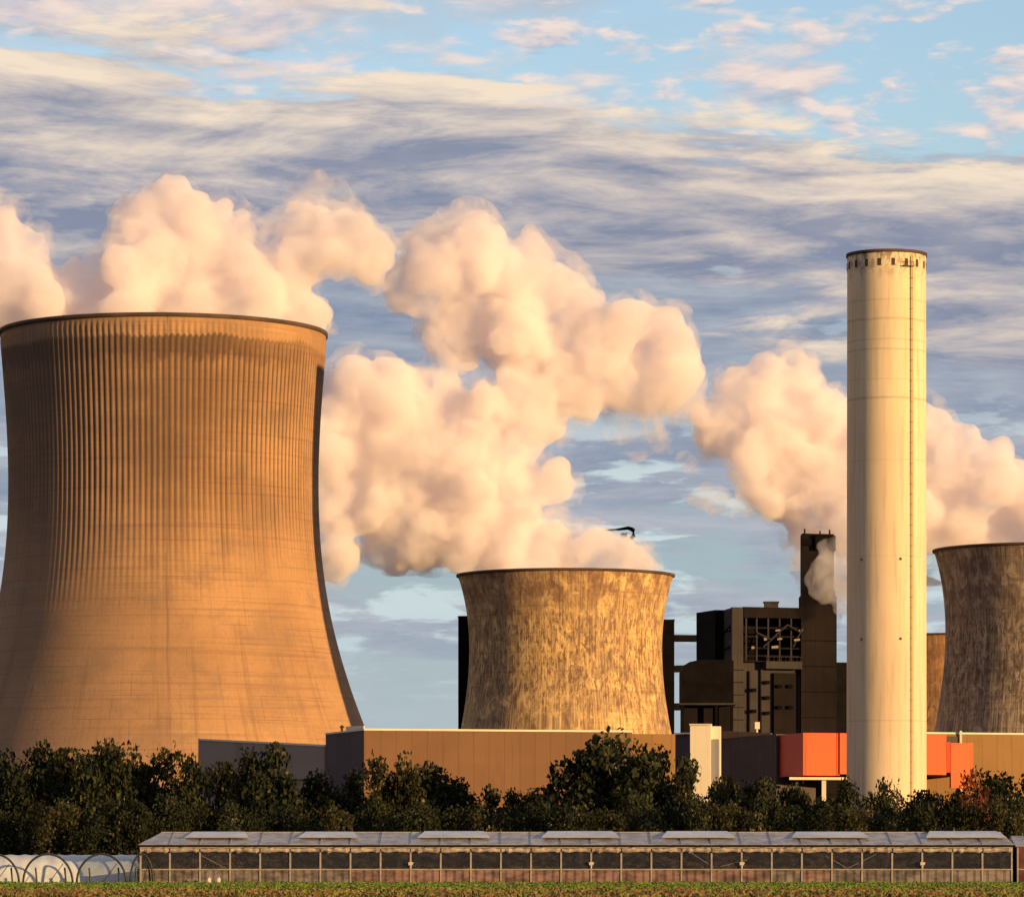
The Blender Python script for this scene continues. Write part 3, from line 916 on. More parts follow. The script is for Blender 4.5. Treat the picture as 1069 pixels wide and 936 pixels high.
# silo-like bunker with rounded roof, in front of the boiler house
bk_ = empty('coal_bunker', (wx(738, 1405), 1405, 0), 'black round roofed coal bunker beside the squat orange tower', 'bunker')
pts = []
d0 = 1405
m = MB()
top = [(711, 700), (714, 694), (720, 690.5), (730, 688.5), (742, 688), (754, 688.2), (766, 689)]
k = len(m.v)
ring_f = [(wx(711, d0), wz(734, d0))] + [(wx(a, d0), wz(b_, d0)) for a, b_ in top] + [(wx(766, d0), wz(734, d0))]
front = [(x, d0 + 0.05 * (x - ring_f[0][0]), z) for x, z in ring_f]
back = [(x, y + 16, z) for x, y, z in front]
n_ = len(front)
m.v += front + back
m.f.append(tuple(range(n_)))
m.f.append(tuple(reversed(range(n_, 2 * n_))))
for i in range(n_):
    j = (i + 1) % n_
    m.f.append((i, j, n_ + j, n_ + i))
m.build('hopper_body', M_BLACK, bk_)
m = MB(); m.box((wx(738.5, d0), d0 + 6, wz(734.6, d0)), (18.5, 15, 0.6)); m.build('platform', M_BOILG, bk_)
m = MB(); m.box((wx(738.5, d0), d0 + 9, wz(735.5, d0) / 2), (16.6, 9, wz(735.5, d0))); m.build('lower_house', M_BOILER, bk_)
for uu in (713, 748, 764):
    MB().box((wx(uu, d0), d0 + 0.6, wz(735.6, d0) / 2), (0.9, 0.9, wz(735.6, d0))).build('leg', M_BLACK, bk_)

# lift shafts behind the squat orange tower, and the bridges to the boiler house
el = empty('service_shaft', (wx(690, 1752), 1752, 0), 'black service shaft rising behind the right edge of the squat orange tower', 'service shaft', 'black shafts beside the squat tower')
zE = wz(648, 1750)
MB().prism([P(668, 1752), P(704, 1750), add2(P(704, 1750), (0, 10)), add2(P(668, 1752), (0, 10))], 0, zE).build('wall', M_BLACK, el)
MB().prism([P(667.5, 1751.4), P(704.4, 1749.4), add2(P(704.4, 1749.4), (0, 11)), add2(P(667.5, 1751.4), (0, 11))], zE + .004, zE + 0.7).build('roof_edge', M_BOILER, el)
e2 = empty('service_shaft', (wx(490, 1740), 1740, 0), 'thin black service shaft showing at the left edge of the squat orange tower', 'service shaft', 'black shafts beside the squat tower')
MB().prism([P(478.3, 1742), P(500, 1740), add2(P(500, 1740), (0, 9)), add2(P(478.3, 1742), (0, 9))], 0, wz(644, 1740)).build('wall', M_BLACK, e2)
MB().prism([P(478, 1741.4), P(500.4, 1739.4), add2(P(500.4, 1739.4), (0, 10)), add2(P(478, 1741.4), (0, 10))], wz(644, 1740) + .004, wz(644, 1740) + 0.6).build('roof_edge', M_BOILER, e2)


def bridge(ua, va, da, ub, vb, db, h, label):
    b_ = empty('conveyor_bridge', (wx(ua, da), da, wz(va, da)), label, 'conveyor bridge', 'black bridges at the boiler house')
    p, q = Vector((wx(ua, da), da, wz(va, da))), Vector((wx(ub, db), db, wz(vb, db)))
    t_ = (q - p).normalized(); s_ = Vector((t_.y, -t_.x, 0)).normalized() * 1.4
    m = MB(); k = 0
    for c in (p, q):
        m.v += [tuple(c + s_ + Vector((0, 0, -h / 2))), tuple(c - s_ + Vector((0, 0, -h / 2))), tuple(c - s_ + Vector((0, 0, h / 2))), tuple(c + s_ + Vector((0, 0, h / 2)))]
    m.f += [(0, 1, 2, 3), (7, 6, 5, 4), (0, 4, 5, 1), (1, 5, 6, 2), (2, 6, 7, 3), (3, 7, 4, 0)]
    m.build('enclosed_gallery', M_BLACK, b_)
    m = MB()
    for zz in (h / 2 + 0.15, -h / 2 - 0.15):
        m.tube([tuple(p + Vector((0, 0, zz))), tuple(q + Vector((0, 0, zz)))], 0.14, 5)
    m.build('edge_rail', M_BOILER, b_)


bridge(703, 666, 1753, 764, 666.5, 1757, 2.3, 'long black bridge at the top between the service shaft and the boiler house')
bridge(703, 698, 1753, 740, 697, 1756, 2.3, 'short black bridge level with the bunker roof, middle of three')
bridge(703, 737.5, 1753, 740, 737, 1756, 2.4, 'short black bridge at the bunker platform, lowest of three')

# crane head showing above the steam of the squat tower
tc = empty('tower_crane', (wx(653, 1850), 1850, 0), 'black crane head poking out of the steam above the squat orange tower', 'crane')
Xc = wx(652.5, 1850)
m = MB()
for dx_ in (-0.7, 0.7):
    for dy_ in (-0.7, 0.7):
        m.tube([(Xc + dx_, 1850 + dy_, 0), (Xc + dx_, 1850 + dy_, wz(556, 1850))], 0.16, 5)
for k in range(40):
    s = 0.7 if k % 2 == 0 else -0.7
    m.tube([(Xc - s, 1849.3, k * 3.5), (Xc + s, 1849.3, k * 3.5 + 3.5)], 0.1, 4)
m.build('mast', M_BLACK, tc)
m = MB(); m.tube([(wx(630, 1850), 1850, wz(553.5, 1850)), (wx(645, 1850), 1850, wz(552.5, 1850)), (wx(656, 1850), 1850, wz(551, 1850)), (wx(661, 1850), 1850, wz(553, 1850))], [0.3, 0.5, 0.8, 1.0], 7)
m.tube([(wx(661, 1850), 1850, wz(552, 1850)), (wx(661.5, 1850), 1850, wz(559, 1850)), (wx(657, 1850), 1850, wz(564, 1850))], [1.0, 0.9, 0.6], 7)
m.build('jib', M_BLACK, tc)
m = MB(); m.box((wx(651, 1850), 1850, wz(559, 1850)), (2.4, 2.0, 1.8)); m.build('cab', M_BOILER, tc)
STEAM_DENS = 0.15

# ================================================================ STEAM
def steam_material(name, density, color=(1.0, 0.978, 0.982), aniso=0.0):
    m = bpy.data.materials.new(name)
    m.use_nodes = True
    t = m.node_tree
    for n in list(t.nodes):
        if n.type != 'OUTPUT_MATERIAL':
            t.nodes.remove(n)
    out = t.nodes['Material Output']
    v = t.nodes.new('ShaderNodeVolumePrincipled')
    v.inputs['Color'].default_value = (*color, 1)
    v.inputs['Density'].default_value = density
    v.inputs['Anisotropy'].default_value = aniso
    t.links.new(v.outputs[0], out.inputs['Volume'])
    return m


def torn_material(name, density, scale, lo, hi, seed):
    """vapour whose density breaks up into shreds"""
    m = steam_material(name, density)
    nt = NT(m.node_tree)
    v = [n for n in m.node_tree.nodes if n.type == 'PRINCIPLED_VOLUME'][0]
    x, y, z = nt.sep(nt.pos())
    n1 = nt.noise(nt.vec(nt.mul(x, scale), nt.mul(y, scale), nt.add(nt.mul(z, scale * 1.15), seed)), 1, 5, 0.62, 1.4)
    nt.put(v.inputs['Density'], nt.smooth(n1, lo, hi, 0.0, density))
    return m


_ico = {}


def ico(sub):
    if sub not in _ico:
        bm = bmesh.new()
        bmesh.ops.create_icosphere(bm, subdivisions=sub, radius=1.0)
        bm.verts.ensure_lookup_table()
        _ico[sub] = (np.array([v.co[:] for v in bm.verts]), np.array([[v.index for v in f.verts] for f in bm.faces]))
        bm.free()
    return _ico[sub]


def refuse(o, voxel, it=1):
    """re-skin a folded surface so that inside and outside are clean"""
    md = o.modifiers.new('fuse', 'REMESH'); md.mode = 'VOXEL'; md.voxel_size = voxel
    if it:
        sm = o.modifiers.new('soften', 'SMOOTH'); sm.factor = 0.5; sm.iterations = it
    me = bpy.data.meshes.new_from_object(o.evaluated_get(bpy.context.evaluated_depsgraph_get()))
    o.modifiers.clear()
    old = o.data; o.data = me; bpy.data.meshes.remove(old)
    me.materials.clear()


def plume(name, puffs, d, mat, label, voxel, seed, group=None, clip=None, levels=2, spread=0.55, wisp=1.0, yback=0.0, flat=0.8, veil=False):
    """puffs: (u, v, r) in photo pixels at distance d; each grows smaller lobes; fused into one billowing skin"""
    r_ = np.random.default_rng(seed)
    k = d / F
    balls = []
    for p in puffs:
        u, v, r = p[:3]
        r *= 0.95
        dy = (p[3] if len(p) > 3 else r_.uniform(-0.5, 0.5) * spread * 1.6) * r * k + yback
        c = np.array([wx(u, d), d + dy, wz(v, d)])
        balls.append((c, r * k * 0.80))
        n1 = 14
        for i in range(n1):
            q = r_.normal(size=3); q[1] *= flat; q /= np.linalg.norm(q)
            r1 = r * k * r_.uniform(0.14, 0.52)
            c1 = c + q * r * k * r_.uniform(0.60, 0.88)
            balls.append((c1, r1))
            if levels > 1:
                for j in range(7):
                    q2 = r_.normal(size=3) + q * 0.9; q2 /= np.linalg.norm(q2)
                    r2 = r1 * r_.uniform(0.22, 0.48)
                    balls.append((c1 + q2 * r1 * r_.uniform(0.75, 1.0), r2))
    V, Fc, base = [], [], 0
    for c, r in balls:
        a, f = ico(3 if r > 6 else 2)
        V.append(a * r + c); Fc.append(f + base); base += len(a)
    V = np.concatenate(V); Fc = np.concatenate(Fc)
    me = bpy.data.meshes.new(name)
    me.from_pydata(V.tolist(), [], Fc.tolist())
    o = bpy.data.objects.new(name, me)
    COL.objects.link(o)
    md = o.modifiers.new('fuse', 'REMESH')
    md.mode = 'VOXEL'
    md.voxel_size = voxel
    md.adaptivity = 0.0
    sm = o.modifiers.new('soften', 'SMOOTH')
    sm.factor = 0.4; sm.iterations = 1
    dg = bpy.context.evaluated_depsgraph_get()
    me2 = bpy.data.meshes.new_from_object(o.evaluated_get(dg))
    o.modifiers.clear()
    o.data = me2
    bpy.data.meshes.remove(me)
    n = len(me2.vertices)
    co = np.empty(n * 3, np.float32); me2.vertices.foreach_get('co', co); co = co.reshape(-1, 3)
    no = np.empty(n * 3, np.float32); me2.vertex_normals.foreach_get('vector', no); no = no.reshape(-1, 3)
    nz = mnoise.noise
    off = np.empty(n, np.float32)
    s0 = seed * 13.7
    for i in range(n):
        x, y, z = co[i]
        off[i] = nz((x / 14 + s0, y / 14, z / 14)) * 4.6 + abs(nz((x / 7.0, y / 7.0 + s0, z / 7.0))) * 3.6 + abs(nz((x / 3.2, y / 3.2, z / 3.2 + s0))) * 2.0 + nz((x / 1.7, y / 1.7, z / 1.7 + s0)) * 0.35
    co = co + no * (off * wisp)[:, None]
    if clip is not None:
        co = clip(co)
    me2.vertices.foreach_set('co', co.ravel())
    me2.update()
    refuse(o, voxel * 0.9)
    me2 = o.data
    me2.materials.append(mat)
    me2.name = name
    if veil:
        # torn thin vapour round the dense steam
        n = len(me2.vertices)
        co = np.empty(n * 3, np.float32); me2.vertices.foreach_get('co', co); co = co.reshape(-1, 3)
        no = np.empty(n * 3, np.float32); me2.vertex_normals.foreach_get('vector', no); no = no.reshape(-1, 3)
        off2 = np.array([nz((x / 17 + s0, y / 17, z / 17)) * 6.0 + abs(nz((x / 7.0, y / 7.0, z / 7.0 + s0))) * 4.0 for x, y, z in co], np.float32) + 1.6
        co2 = co + no * off2[:, None]
        if clip is not None:
            co2 = clip(co2)
        me3 = me2.copy(); me3.name = 'thin_vapour'
        me3.vertices.foreach_set('co', co2.ravel()); me3.update()
        o2 = bpy.data.objects.new('thin_vapour', me3); COL.objects.link(o2); refuse(o2, voxel * 1.15, 0); o2.data.materials.append(ST_VEIL); o2.parent = o
    return tag(o, label, 'steam', group)


ST = torn_material('steam', 0.26, 0.040, 0.27, 0.66, 15.0)
ST_VEIL = torn_material('vapour', 0.10, 0.070, 0.42, 0.68, 3.0)
ST_THIN = torn_material('thin_steam', 0.085, 0.085, 0.40, 0.66, 9.0)
ST_SMALL = torn_material('stack_steam', 0.16, 0.085, 0.34, 0.72, 5.0)
GS = 'steam plumes of the power station'


def clip_to_tower(cx, cyy, r, ztop):
    """below the lip the steam stays inside the shell"""
    def f(co):
        co = co.copy()
        d = np.hypot(co[:, 0] - cx, co[:, 1] - cyy)
        z = co[:, 2]
        near = (d > r) & (z < ztop + 1.0) & (d < r + 45)
        up = near & (z > ztop - 11)
        # outside the shell just under the lip: lifted over it
        co[up, 2] = ztop + 1.0 + (ztop + 1.0 - z[up]) * 0.12
        deep = near & ~up
        k = r / np.maximum(d, 1e-3)
        co[deep, 0] = cx + (co[deep, 0] - cx) * k[deep]
        co[deep, 1] = cyy + (co[deep, 1] - cyy) * k[deep]
        return co
    return f


p1 = [(55, 345, 38), (105, 340, 45), (160, 335, 48), (215, 340, 48), (265, 345, 45), (300, 350, 36), (150, 300, 50), (215, 300, 50), (270, 310, 40),
      (160, 262, 44), (165, 224, 33), (150, 235, 28), (200, 238, 34), (228, 262, 44), (190, 275, 52), (265, 285, 36), (128, 288, 36), (105, 300, 34), (250, 255, 22),
      (300, 300, 32), (318, 322, 26), (322, 250, 34), (345, 248, 27), (372, 250, 30), (393, 255, 20), (308, 272, 30), (352, 278, 27), (378, 278, 22), (300, 240, 18),
      (135, 222, 18), (172, 205, 18), (20, 275, 25), (8, 248, 26), (30, 300, 34), (70, 308, 30), (12, 318, 34), (-25, 290, 42), (-60, 300, 50), (36, 252, 12)]
plume('steam_plume', p1, BD, ST, 'peach white steam billowing off the top of the huge ribbed tower at left', 1.15, 3, GS,
      clip=clip_to_tower(bx_, by_, rt - 2.0, zt), veil=True)
plume('steam_wisp', [(333, 190, 20), (318, 205, 24), (345, 205, 24), (305, 200, 14), (352, 224, 24), (322, 225, 26), (368, 218, 12), (335, 178, 10)], BD, ST_THIN,
      'thin greyish steam wisp rising highest above the steam of the huge ribbed tower', 1.15, 5, GS, wisp=1.2, yback=12)

p2 = [(520, 606, 30), (560, 606, 36), (610, 606, 36), (640, 606, 26), (508, 606, 18), (535, 585, 30), (580, 582, 30), (620, 585, 24), (648, 584, 20), (660, 590, 18), (632, 572, 18), (650, 572, 11), (676, 596, 12),
      (480, 572, 26), (440, 564, 30), (412, 545, 48), (455, 525, 58), (505, 535, 44), (540, 545, 34), (572, 562, 26), (395, 485, 48), (362, 430, 44), (345, 470, 44),
      (402, 412, 46), (432, 450, 52), (495, 440, 44), (555, 432, 34), (470, 480, 50), (520, 480, 34), (575, 500, 22), (545, 505, 26), (360, 520, 34), (345, 545, 24), (342, 580, 20), (385, 520, 40),
      (590, 392, 42), (560, 350, 46), (632, 350, 42), (690, 376, 38), (714, 386, 24), (655, 392, 30), (612, 412, 26),
      (457, 288, 38), (496, 264, 38), (530, 288, 38), (425, 290, 20), (495, 236, 15), (482, 325, 44), (552, 262, 24), (585, 310, 30), (540, 335, 44), (610, 330, 34), (445, 262, 22), (470, 246, 16),
      (430, 305, 16), (520, 242, 14), (565, 278, 22), (660, 338, 26), (695, 352, 22), (478, 362, 22), (535, 400, 22), (460, 408, 24)]
plume('steam_plume', p2, 1700.0, ST, 'tallest peach steam plume drifting left and up from the squat orange tower', 1.4, 11, GS,
      clip=clip_to_tower(tA[1], tA[2], tA[3] - 2.0, tA[4]), yback=8, veil=True)
plume('steam_wisp', [(640, 418, 22), (672, 420, 26), (700, 425, 24), (665, 445, 22), (690, 450, 16), (720, 415, 16), (640, 440, 14)], 1700.0, ST_THIN,
      'faint grey steam wisp hanging under the right lobe of the tallest plume', 1.4, 15, GS, yback=25)
plume('steam_wisp', [(655, 582, 16), (672, 586, 14), (640, 572, 14)], 1700.0, ST_THIN,
      'faint pink steam wisp at the right lip of the squat orange tower', 1.2, 16, GS, yback=5, wisp=0.8)

p3 = [(765, 440, 34), (795, 405, 34), (828, 398, 30), (757, 462, 18), (810, 445, 46), (858, 430, 38), (868, 480, 50), (820, 485, 34), (868, 530, 36), (770, 405, 16), (776, 392, 13), (820, 377, 14), (845, 380, 13), (800, 385, 15),
      (900, 470, 54), (940, 480, 44), (985, 462, 26), (1000, 500, 36), (1040, 508, 34), (1070, 508, 34), (955, 530, 44), (1010, 548, 34), (1055, 560, 28), (1020, 580, 28), (1085, 590, 36), (1100, 530, 44), (1120, 590, 36), (1055, 588, 26), (970, 440, 18),
      (900, 540, 36), (790, 505, 18), (812, 520, 20), (835, 512, 22), (860, 560, 26), (890, 580, 24), (740, 455, 10), (968, 560, 26), (1048, 480, 16), (1010, 455, 12)]
plume('steam_plume', p3, 1720.0, ST, 'pale peach steam plume crossing behind the tall chimney from the grey tower', 1.4, 21, GS,
      clip=clip_to_tower(tB[1], tB[2], tB[3] - 2.0, tB[4]), yback=12, veil=True)
plume('steam_wisp', [(715, 482, 9), (722, 486, 7), (707, 484, 5)], 1720.0, ST_THIN, 'tiny orange steam puff drifting left of the pale plume', 0.9, 23, GS, wisp=0.7)
plume('steam_wisp', [(738, 520, 13), (725, 523, 8), (752, 526, 11), (770, 530, 12), (790, 534, 12), (812, 536, 12)], 1720.0, ST_THIN, 'small orange tail of steam hanging below the pale plume left of the chimney', 0.9, 25, GS, wisp=0.8)
plume('steam_wisp', [(852, 590, 22), (868, 575, 20), (872, 610, 20), (848, 612, 16), (872, 636, 16)], 1720.0, ST_THIN, 'pale mauve steam wisp behind the black lift tower, next to the chimney', 1.3, 27, GS, yback=10)
plume('steam_wisp', [(857, 594, 15), (868, 580, 13), (851, 608, 13), (869, 608, 14), (861, 620, 12), (846, 600, 9), (878, 594, 14), (876, 570, 10), (845, 618, 8), (880, 612, 12), (862, 582, 9), (888, 560, 16), (884, 585, 15), (888, 612, 14), (884, 634, 12), (880, 545, 13)], 1440.0, ST_SMALL, 'mauve grey steam wisp drifting across the upper shaft of the black lift tower', 1.0, 29, GS, wisp=0.6, yback=-2)

# ================================================================ GROUND
def ground_col(nt, b):
    x, y, z = nt.sep(nt.pos())
    n = nt.noise(nt.vec(nt.mul(x, 0.05), nt.mul(y, 0.05), 0), 1, 5, 0.6)
    return nt.mix(nt.smooth(n, 0.3, 0.7), (0.05, 0.06, 0.025), (0.10, 0.075, 0.04))


def soil_col(nt, b):
    x, y, z = nt.sep(nt.pos())
    n = nt.noise(nt.vec(nt.mul(x, 0.9), nt.mul(y, 0.35), 0), 1, 7, 0.7)
    col = nt.mix(nt.smooth(n, 0.3, 0.7), (0.12, 0.072, 0.038), (0.26, 0.165, 0.085))
    g = nt.noise(nt.vec(nt.mul(x, 0.35), nt.mul(y, 0.12), 7), 1, 5, 0.65)
    col = nt.mix(nt.smooth(g, 0.52, 0.66, 0, 0.7), col, (0.13, 0.14, 0.035))
    bump(nt, b, n, 0.8, 0.2)
    return col


gm = MB(); gm.face([(-20000, -3000, -0.008), (20000, -3000, -0.008), (20000, 30000, -0.008), (-20000, 30000, -0.008)])
tag(gm.build('ground', material('ground_earth', ground_col, rough=1.0, spec=0.0)), kind='structure')
# ploughed soil in front of the greenhouse, gently ridged
NX, NY = 260, 90
sx_ = np.linspace(-70, 70, NX); sy_ = np.linspace(150, 345, NY)
gx, gy = np.meshgrid(sx_, sy_)
gz = 0.03 + 0.03 * np.sin(gy * 2.1) + rng.uniform(-0.035, 0.035, gx.shape)
me = bpy.data.meshes.new('field_soil')
idx = np.arange(NX * NY).reshape(NY, NX)
me.from_pydata(np.stack([gx, gy, gz], -1).reshape(-1, 3).tolist(), [], np.stack([idx[:-1, :-1], idx[:-1, 1:], idx[1:, 1:], idx[1:, :-1]], -1).reshape(-1, 4).tolist())
me.materials.append(material('ploughed_soil', soil_col, rough=1.0, spec=0.0))
o = bpy.data.objects.new('field', me); COL.objects.link(o); tag(o, kind='structure')


def quads_mesh(name, C_, A_, B_, mat, tint):
    """C centres, A/B half axes (n,3): n leaf quads; tint (n,) stored as colour attribute"""
    n = len(C_)
    V = np.stack([C_ - A_ - B_, C_ + A_ - B_, C_ + A_ * 0.7 + B_, C_ - A_ * 0.7 + B_], 1).reshape(-1, 3).astype(np.float32)
    me = bpy.data.meshes.new(name)
    me.vertices.add(n * 4); me.loops.add(n * 4); me.polygons.add(n)
    me.vertices.foreach_set('co', V.ravel())
    me.loops.foreach_set('vertex_index', np.arange(n * 4, dtype=np.int32))
    me.polygons.foreach_set('loop_start', np.arange(n, dtype=np.int32) * 4)
    at = me.attributes.new('leaf', 'FLOAT', 'FACE')
    at.data.foreach_set('value', tint.astype(np.float32))
    me.update(); me.validate()
    me.materials.append(mat)
    return me


def leaf_mat(name, stops, transl=0.25):
    m = bpy.data.materials.new(name); m.use_nodes = True
    nt = NT(m.node_tree)
    b = m.node_tree.nodes['Principled BSDF']
    at = nt.node('ShaderNodeAttribute', attribute_name='leaf')
    c = nt.ramp(at.outputs['Fac'], stops)
    nt.put(b.inputs['Base Color'], c)
    b.inputs['Roughness'].default_value = 0.7
    b.inputs['Specular IOR Level'].default_value = 0.15
    tr = nt.node('ShaderNodeBsdfTranslucent'); nt.put(tr.inputs[0], c)
    mx = nt.node('ShaderNodeMixShader'); mx.inputs[0].default_value = transl
    m.node_tree.links.new(b.outputs[0], mx.inputs[1]); m.node_tree.links.new(tr.outputs[0], mx.inputs[2])
    m.node_tree.links.new(mx.outputs[0], m.node_tree.nodes['Material Output'].inputs['Surface'])
    return m


# grass verge in front of the greenhouse
n = 90000
gy_ = rng.uniform(205, 333, n)
gx_ = rng.uniform(-55, 55, n)
keep = (gy_ > 200) & ((gy_ > 236 + 9 * np.sin(gx_ * 0.21) + 5 * np.sin(gx_ * 0.83)) | (rng.random(n) < 0.25))
gx_, gy_ = gx_[keep], gy_[keep]; n = len(gx_)
h = rng.uniform(0.025, 0.085, n) * (0.7 + 0.5 * np.sin(gx_ * 0.9 + gy_ * 0.3) ** 2)
an = rng.uniform(0, math.pi, n)
w_ = rng.uniform(0.03, 0.10, n)
Cg = np.stack([gx_, gy_, 0.03 + h], 1)
Ag = np.stack([np.cos(an) * w_, np.sin(an) * w_, np.zeros(n)], 1)
Bg = np.stack([rng.normal(0, 0.04, n), rng.normal(0, 0.04, n), h], 1)
M_GRASS = leaf_mat('grass_blades', [(0.0, (0.065, 0.13, 0.02)), (0.55, (0.14, 0.24, 0.035)), (0.85, (0.24, 0.30, 0.05)), (1.0, (0.26, 0.20, 0.07))])
o = bpy.data.objects.new('grass', quads_mesh('grass', Cg, Ag, Bg, M_GRASS, np.clip(rng.random(n) * 0.8 + 0.3 * (gy_ < 275), 0, 1)))
COL.objects.link(o); tag(o, kind='stuff')
# dry stubble on the soil
n = 9000
gy_ = rng.uniform(205, 275, n); gx_ = rng.uniform(-40, 40, n)
h = rng.uniform(0.03, 0.12, n); an = rng.uniform(0, math.pi, n); w_ = rng.uniform(0.03, 0.12, n)
o = bpy.data.objects.new('stubble', quads_mesh('stubble', np.stack([gx_, gy_, 0.03 + h], 1), np.stack([np.cos(an) * w_, np.sin(an) * w_, np.zeros(n)], 1), np.stack([rng.normal(0, .04, n), rng.normal(0, .04, n), h], 1),
    leaf_mat('dry_stubble', [(0.0, (0.08, 0.045, 0.025)), (0.5, (0.19, 0.105, 0.05)), (0.8, (0.28, 0.17, 0.075)), (1.0, (0.14, 0.16, 0.04))]), rng.random(n)))
COL.objects.link(o); tag(o, kind='stuff')

# ================================================================ TREES
M_BARK = material('bark', weathered((0.045, 0.032, 0.022), (0.07, 0.05, 0.035), 1.2, 0.4, 0.4, 3), rough=0.95)
M_LEAF = leaf_mat('dark_leaves', [(0.0, (0.010, 0.014, 0.006)), (0.45, (0.023, 0.029, 0.011)), (0.75, (0.048, 0.053, 0.020)), (0.92, (0.09, 0.088, 0.036)), (1.0, (0.22, 0.19, 0.12))])
M_LEAF2 = leaf_mat('olive_leaves', [(0.0, (0.014, 0.015, 0.006)), (0.45, (0.036, 0.036, 0.012)), (0.75, (0.070, 0.064, 0.022)), (0.92, (0.12, 0.10, 0.04)), (1.0, (0.21, 0.18, 0.10))])
M_LEAFR = leaf_mat('reddish_leaves', [(0.0, (0.06, 0.02, 0.012)), (0.6, (0.20, 0.055, 0.022)), (1.0, (0.36, 0.11, 0.04))])


def tree_meshes(seed, bushy=0.5, slim=1.0, leaves=9000, mat=None, sparse=0.0):
    """unit tree: height 1, crown width about 1*slim; returns (trunk mesh, crown mesh)"""
    r_ = np.random.default_rng(seed)
    z0 = 0.06 + (1 - bushy) * 0.22
    ncl = 27
    cl = []
    while len(cl) < ncl:
        q = r_.normal(size=3); q /= np.linalg.norm(q)
        rad = r_.random() ** 0.45
        c = q * rad
        z = z0 + (c[2] * 0.5 + 0.5) * (0.93 - z0)
        t = (z - z0) / (0.93 - z0)
        wprof = math.sin(math.pi * min(1, 0.22 + 0.74 * (1 - t) ** 0.9 if t > 0.35 else 0.55 + t)) ** 0.6 if bushy > 0.4 else math.sin(math.pi * (0.16 + 0.74 * (1 - t))) ** 0.7
        lump = 1 + 0.28 * mnoise.noise((q[0] * 1.7 + seed, q[1] * 1.7, q[2] * 1.7))
        cl.append((np.array([c[0] * 0.46 * slim * wprof * lump, c[1] * 0.46 * slim * wprof * lump, z]), r_.uniform(0.10, 0.20) * (0.8 + 0.3 * slim)))
    per = leaves // len(cl)
    P_, T_ = [], []
    for c, r in cl:
        n = int(per * r_.uniform(0.7, 1.3) * (1 - sparse))
        q = r_.normal(size=(n, 3)); q /= np.linalg.norm(q, axis=1)[:, None]
        rr = r * r_.random(n)[:, None] ** 0.4 * r_.uniform(0.75, 1.25, (n, 1))
        P_.append(c + q * rr * np.array([1.1, 1.1, 0.85]))
        T_.append(np.clip(r_.normal(0.42 + r_.uniform(-0.28, 0.30), 0.20, n), 0, 1))
    C_ = np.concatenate(P_); T = np.concatenate(T_); n = len(C_)
    C_[:, 2] = np.clip(C_[:, 2], 0.02, 1.0)
    a = r_.normal(size=(n, 3)); a /= np.linalg.norm(a, axis=1)[:, None]
    b = np.cross(a, r_.normal(size=(n, 3))); b /= np.linalg.norm(b, axis=1)[:, None]
    s = r_.uniform(0.008, 0.020, (n, 1))
    crown = quads_mesh('crown', C_, a * s, b * s * 1.25, mat or M_LEAF, T)
    m = MB()
    pts = [(0, 0, -0.01)]
    for k in range(1, 6):
        pts.append((r_.uniform(-.012, .012) * k, r_.uniform(-.012, .012) * k, 0.15 * k))
    m.tube(pts, [0.026, 0.021, 0.017, 0.013, 0.009, 0.005], 7)
    for c, r in cl[::2]:
        zz = max(0.12, min(0.68, c[2] - 0.18 - 0.25 * np.hypot(c[0], c[1])))
        k = zz / 0.15; i = min(4, int(k)); f = k - i
        p0 = np.array(pts[i]) * (1 - f) + np.array(pts[i + 1]) * f
        mid = (p0 + c) / 2 + np.array([0, 0, 0.02])
        m.tube([tuple(p0), tuple(mid), tuple(c)], [0.008, 0.006, 0.002], 5)
    me = bpy.data.meshes.new('trunk')
    me.from_pydata(m.v, [], m.f); me.update(); me.shade_smooth(); me.materials.append(M_BARK)
    return me, crown


protos = {
    'bushy': [tree_meshes(31, 0.8, 1.0), tree_meshes(32, 0.75, 0.95), tree_meshes(33, 0.85, 1.05, 8000, M_LEAF2), tree_meshes(34, 0.7, 0.9)],
    'open': [tree_meshes(41, 0.45, 0.85, 7000, M_LEAF2), tree_meshes(42, 0.5, 0.8, 7000, M_LEAF2)],
    'big': [tree_meshes(51, 0.7, 1.0, 16000)],
    'shrub': [tree_meshes(61, 1.0, 1.3, 6500), tree_meshes(62, 1.0, 1.4, 6500, M_LEAF2), tree_meshes(63, 1.0, 1.2, 6500)],
    'red': [tree_meshes(71, 0.6, 0.8, 3000, M_LEAFR, 0.2)],
    'sapling': [tree_meshes(81, 0.6, 0.95, 3000, None, 0.2)],
}
rt_ = random.Random(12)


def tree(u, vtop, wpx, d, kind, label, cat='tree', name=None, group=None, i=0):
    H = wz(vtop, d) * 1.035
    Wd = wpx / F * d
    tm, cm = protos[kind][i % len(protos[kind])]
    slim = {'shrub': 1.3, 'open': 0.83, 'red': 0.8, 'sapling': 0.95}.get(kind, 1.0)
    t = empty(name or 'tree', (wx(u, d), d, 0), label, cat, group)
    t.rotation_euler = (0, 0, rt_.uniform(0, 6.28))
    sc = Wd / (0.98 * slim)
    for nm, me in (('trunk', tm), ('crown', cm)):
        o = bpy.data.objects.new(nm, me); COL.objects.link(o); o.parent = t
        o.scale = (sc, sc, H)
    return t


